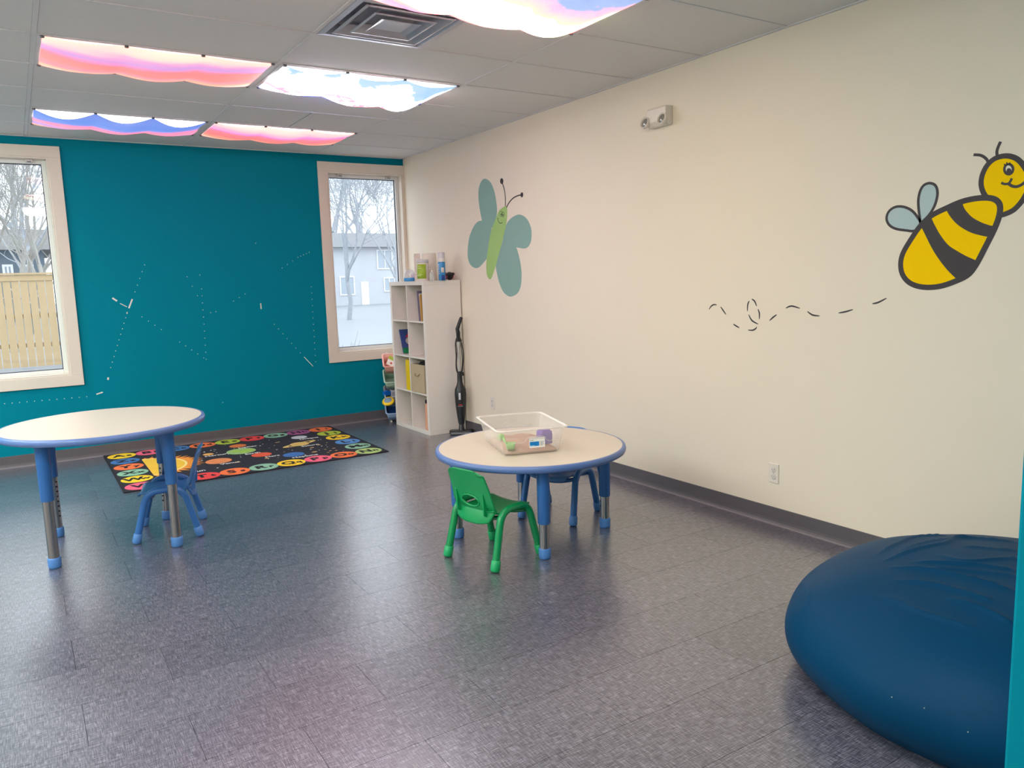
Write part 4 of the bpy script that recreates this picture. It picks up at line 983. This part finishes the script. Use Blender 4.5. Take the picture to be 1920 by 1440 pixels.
# ------------------------------------------------------------------ beanbag
bgc = Vector((-.785, -6.477, 0)); R_, Zc, Zb = .752, .151, .299
bb_ = thing('beanbag', bgc, 0, 'large round navy blue beanbag slumped on the floor by the cream wall', 'beanbag')
random.seed(11)
z8 = lambda x, y: (1440+x/3, 960+y/3)
def on_bag(px, py):
    d = ray(px, py); A = Vector((1/R_, 1/R_, 1/Zb)); o = CAM-bgc-Vector((0, 0, Zc))
    o = Vector((o.x*A.x, o.y*A.y, o.z*A.z)); e = Vector((d.x*A.x, d.y*A.y, d.z*A.z))
    q2, q1, q0 = e.dot(e), 2*o.dot(e), o.dot(o)-1; D = q1*q1-4*q2*q0
    if D < 0: D = 0
    t = (-q1-math.sqrt(D))/(2*q2); p = CAM+d*t-bgc; return (p.x, p.y)
FOLDS = []
for pts, am, sg in [([(610, 250), (720, 190), (840, 150), (1000, 138)], .011, .012), ([(640, 290), (800, 230), (1000, 185), (1100, 155), (1400, 178)], .012, .013), ([(690, 255), (860, 185), (1010, 162), (1200, 150)], .008, .010),
                    ([(800, 290), (1000, 292), (1200, 305), (1390, 330)], .010, .012), ([(690, 320), (860, 325), (1000, 345), (1200, 392), (1380, 452)], .012, .012), ([(900, 318), (1100, 332), (1395, 362)], .008, .010),
                    ([(700, 392), (900, 405), (1100, 452), (1260, 508)], .011, .012), ([(1000, 488), (1200, 548), (1375, 638)], .011, .013), ([(630, 478), (740, 515), (860, 572), (1000, 620), (1160, 672)], .009, .010),
                    ([(950, 245), (1100, 285), (1300, 270), (1400, 260)], .010, .014), ([(1090, 203), (1250, 212), (1400, 218)], .008, .010), ([(180, 400), (240, 470), (220, 560)], .006, .016), ([(480, 770), (600, 830), (700, 810)], .004, .018)]:
    FOLDS.append((catmull([on_bag(*z8(*q_)) for q_ in pts], False, 4), am, sg))
def ridge(x, y):
    e = 0
    for P, am, sg in FOLDS:
        best = 9; tb_ = 0; n = len(P)
        if abs(x-P[n//2][0])+abs(y-P[n//2][1]) > 1.3: continue
        for i in range(n-1):
            ax_, ay = P[i]; bx, by_ = P[i+1]; dx, dy = bx-ax_, by_-ay; L2 = dx*dx+dy*dy or 1e-9
            t = max(0, min(1, ((x-ax_)*dx+(y-ay)*dy)/L2)); d2 = (x-ax_-dx*t)**2+(y-ay-dy*t)**2
            if d2 < best: best = d2; tb_ = (i+t)/(n-1)
        if best < .012:
            fade = .80*min(1, 4*tb_+.1)*min(1, 6*(1-tb_)+.4)
            d_ = math.sqrt(best)/(sg*.62); e += am*fade*(.75*math.exp(-d_*d_)+.35*math.exp(-(d_/3.2)**2))
    return e
def bag(u, v):
    th = 2*math.pi*u; ph = -math.asin(min(1, Zc/Zb))+(math.asin(Zc/Zb)+math.pi/2)*v
    cr = max(0, math.cos(ph))**.92; x, y, z = R_*cr*math.cos(th), R_*cr*math.sin(th), Zc+Zb*math.sin(ph)
    k = 1+.006*math.sin(5*th+2)+.004*math.sin(11*th)
    if z > .06:
        e = ridge(x, y)*min(1, (z-.06)/.08)+.004*math.sin(9*x+4*y+1)*math.sin(7*y-3*x); nx = Vector((x/R_**2, y/R_**2, (z-Zc)/Zb**2)).normalized()
        x += nx.x*e; y += nx.y*e; z += nx.z*e
    return (x*k, y*k, max(0.0008, z))
q = MB(); q.grid(400, 150, bag)
q.add([bag(k/60, 0) for k in range(60)], [tuple(range(60))[::-1]])
q.build('cover', M['beanbag'], bb_)
ln = MB()
for (u, v_) in [(.52, .34), (.545, .31), (.50, .33), (.60, .55), (.57, .52)]:
    p = Vector(bag(u, v_)); ln.lathe([(.0012, -.001), (.0018, .0005), (.0008, .0015)], 6, p*1.001)
tag(ln.build('lint', mat('white_lint', (226, 222, 214), .9), bb_), kind='stuff')

# ------------------------------------------------------------------ outside: snow, fence, houses, bare trees
GZ = -.12
random.seed(21)
gm = MB().grid(60, 60, lambda u, v: (-70+150*u, .16+110*v*v, GZ+(.10*math.sin(5*u*7)*math.cos(6*v*5) if v > .12 else 0)*min(1, v)))
tag(gm.build('ground', M['snow']), kind='structure')

FY = 11.2
ztop = 1.86
fn_ = thing('garden_fence', (-3.4, FY, GZ), 0, 'tan wooden picket fence with a cap rail behind the teal room window', 'fence')
pw = .135; pitch = .150
pk = MB().box(-pw/2, pw/2, -.012, .012, .05, ztop-GZ-.10).mesh('picket', M['fence'])
for k in range(-16, 7):
    o = bpy.data.objects.new('picket', pk); col.objects.link(o); o.parent = fn_; o.location = (k*pitch, 0, 0)
o = MB().box(7*pitch-.075, 12*pitch, -.012, .012, .05, ztop-GZ-.10).build('gate_panel', M['fence'], fn_)
for z0, z1, y0, y1 in [(ztop-GZ-.035, ztop-GZ, -.07, .05), (ztop-GZ-.16, ztop-GZ-.04, -.035, -.013), (1.05, 1.14, .013, .05), (.45, .54, .013, .05)]:
    MB().box(-16.5*pitch, 12*pitch, y0, y1, z0, z1).build('rail', M['fence'], fn_)
for x in (-9.5*pitch, 6.6*pitch):
    MB().box(x-.055, x+.055, -.06, .052, 0, ztop-GZ-.036).build('post', M['fence'], fn_)

def house(label, x0, x1, y, zw, zr, rgb, roof_rgb, wins, doors=()):
    h_ = thing('house', ((x0+x1)/2, y, GZ), 0, label, 'house'); cx = (x0+x1)/2; dp = 8
    hw = (x1-x0)/2; nm = '%d_%d_%d' % rgb
    wm = mat('siding_'+nm, rgb, .8, var=.05, scale=3); rm = mat('roof_%d_%d_%d' % roof_rgb, roof_rgb, .9, var=.08, scale=3)
    MB().box(-hw, hw, 0, dp, 0, zw-GZ).build('wall', wm, h_)
    bl = MB(); nz_ = int((zw-GZ)/.25)
    MB().add([(-hw-.4, -.5, zw-GZ-.06), (hw+.4, -.5, zw-GZ-.06), (hw+.4, dp/2, zr-GZ), (-hw-.4, dp/2, zr-GZ), (-hw-.4, dp+.5, zw-GZ-.06), (hw+.4, dp+.5, zw-GZ-.06)],
             [(0, 1, 2, 3), (3, 2, 5, 4), (0, 3, 4), (1, 5, 2), (0, 4, 5, 1)]).build('roof', rm, h_)
    wf = mat('house_trim_white', (226, 226, 228), .6); gl = mat('house_pane', (168, 178, 188), .2, var=.1)
    for (a, b, c, d) in wins:
        f = MB().box(a-cx-.08, b-cx+.08, -.06, .02, c-GZ-.08, c-GZ).box(a-cx-.08, b-cx+.08, -.06, .02, d-GZ, d-GZ+.08).box(a-cx-.08, a-cx, -.06, .02, c-GZ, d-GZ).box(b-cx, b-cx+.08, -.06, .02, c-GZ, d-GZ)
        m_ = (a+b)/2-cx
        f.box(m_-.03, m_+.03, -.06, .02, c-GZ, d-GZ); fo = f.build('window_frame', wf, h_)
        for p0, p1 in ((a-cx, m_-.03), (m_+.03, b-cx)): MB().box(p0, p1, -.02, -.01, c-GZ, d-GZ).build('pane', gl, fo)
    for (a, b, c, d) in doors: MB().box(a-cx, b-cx, -.05, .01, c-GZ, d-GZ).build('door', wf, h_)
    return h_
def at(px, py, Y): return hit(px, py, 1, Y)
HY = 42.0
a = at(590, 500, HY); b = at(790, 500, HY)
w1a, w1b = at(709, 503, HY), at(733, 470, HY); w2a, w2b = at(722, 545, HY), at(738, 522, HY); w3a, w3b = at(640, 552, HY), at(662, 520, HY)
house('light grey house with white-framed windows across the snow', a.x-4, b.x+6, HY, at(680, 462, HY).z, at(680, 437, HY+4).z, (192, 195, 200), (126, 128, 132),
      [(w1a.x, w1b.x, w1a.z, w1b.z), (w2a.x, w2b.x, w2a.z, w2b.z), (w3a.x, w3b.x, w3a.z, w3b.z)], [(at(678, 560, HY).x, at(692, 560, HY).x, GZ, at(685, 528, HY).z)])
HY2 = 27.0
a = at(-60, 500, HY2); b = at(85, 500, HY2)
house('dark slate house standing behind the picket fence', a.x, b.x, HY2, at(50, 466, HY2).z, at(50, 430, HY2+4).z, (104, 118, 130), (120, 118, 116),
      [(at(10, 512, HY2).x, at(21, 512, HY2).x, at(15, 516, HY2).z, at(15, 500, HY2).z), (at(47, 512, HY2).x, at(60, 512, HY2).x, at(54, 516, HY2).z, at(54, 500, HY2).z)])

def tree(label, base, height, r0, m, seed, spread=.55, levels=6, lean=(0, 0), stems=1, kids=3):
    rnd = random.Random(seed); t = thing('bare_tree', base, 0, label, 'tree', 'bare winter trees')
    tk, br = MB(), MB(); cnt = [0]
    def grow(p, d, L_, r, lv, mb):
        cnt[0] += 1
        if cnt[0] > 7500: return
        pts = [p]; q = p.copy(); dd = d.copy(); ns = 4 if lv < 2 else 3
        for i in range(ns):
            dd = (dd+Vector((rnd.gauss(0, .10), rnd.gauss(0, .10), rnd.gauss(.03, .06)))).normalized(); q = q+dd*(L_/ns); pts.append(q.copy())
        r1 = r*(.62 if lv < 1 else .5)
        mb.tube(pts, [r+(r1-r)*i/ns for i in range(ns+1)], 8 if lv == 0 else (5 if lv < 3 else 3), cap=False)
        if lv >= levels: return
        nk = kids+(1 if lv < 2 else 0)
        for k in range(nk):
            f = rnd.uniform(.35, 1.0) if k else 1.0
            i = min(ns-1, int(f*ns)); s = pts[i]+(pts[i+1]-pts[i])*(f*ns-i) if f < 1 else pts[-1]
            a = rnd.uniform(0, 2*math.pi); sp_ = spread*rnd.uniform(.5, 1.3)*(.5 if k == 0 else 1)
            ref = Vector((1, 0, 0)) if abs(dd.x) < .8 else Vector((0, 1, 0)); e1 = dd.cross(ref).normalized(); e2 = dd.cross(e1)
            nd = (dd*math.cos(sp_)+(e1*math.cos(a)+e2*math.sin(a))*math.sin(sp_)).normalized()
            grow(s, nd, L_*rnd.uniform(.62, .84), max(.006, r1*rnd.uniform(.62, .95)), lv+1, br if lv+1 > 0 else tk)
    for s in range(stems):
        d0 = Vector((lean[0]+(rnd.uniform(-.25, .25) if stems > 1 else 0), lean[1]+(rnd.uniform(-.2, .2) if stems > 1 else 0), 1)).normalized()
        cnt[0] = 0 if stems == 1 else cnt[0]
        grow(Vector((rnd.uniform(-.15, .15)*(stems > 1), rnd.uniform(-.15, .15)*(stems > 1), -.1)), d0, height*.30, r0, 0, tk)
    tk.build('trunk', m, t); br.build('branches', m, t)
    return t
def gpt(px, Y): p = at(px, 560, Y); return (p.x, Y, GZ)
tree('pale multi-stemmed bare tree between the fence and the slate house', gpt(18, 17.0), 9.5, .09, M['bark'], 3, .65, 6, stems=3, kids=3)
tree('bare tree reaching over the fence gate', gpt(88, 15.5), 8.0, .07, M['bark'], 9, .6, 6, (-.1, 0))
tree('wide bare tree with a thick trunk behind the slate house', gpt(60, 38.0), 17, .24, M['bark2'], 14, .55, 6)
tree('dense bare tree crowding the slate house gable', gpt(72, 23.5), 11, .10, M['bark2'], 31, .6, 7)
tree('dense bare tree rising behind the slate house chimney side', gpt(35, 58.0), 22, .28, M['bark2'], 37, .55, 7)
tree('forked bare tree on the snow in front of the grey house', gpt(652, 24.0), 12, .11, M['bark2'], 5, .6, 7)
tree('bare tree beside the grey house wall', gpt(742, 30.0), 11, .12, M['bark2'], 8, .55, 7)
tree('tall bare tree behind the grey house roof', gpt(690, 56.0), 18, .28, M['bark2'], 12, .55, 7)
tree('leaning bare tree behind the grey house chimney end', gpt(630, 76.0), 24, .4, M['bark2'], 17, .55, 6)
sb = thing('dry_shrub', at(641, 657, 2.6), 0, 'dry leafless shrub stems poking out of the snow outside the corner window', 'shrub'); sb.location.z = GZ
rnd = random.Random(4)
for k in range(14):
    a = rnd.uniform(0, 6.28); l = rnd.uniform(.5, 1.0); e = rnd.uniform(.08, .28)
    MB().tube([(0.02*math.cos(a), .02*math.sin(a), -.02), (e*.4*math.cos(a), e*.4*math.sin(a), l*.5), (e*math.cos(a+.3), e*math.sin(a+.3), l)], [.008, .006, .003], 5).build('stem', M['bark2'], sb)
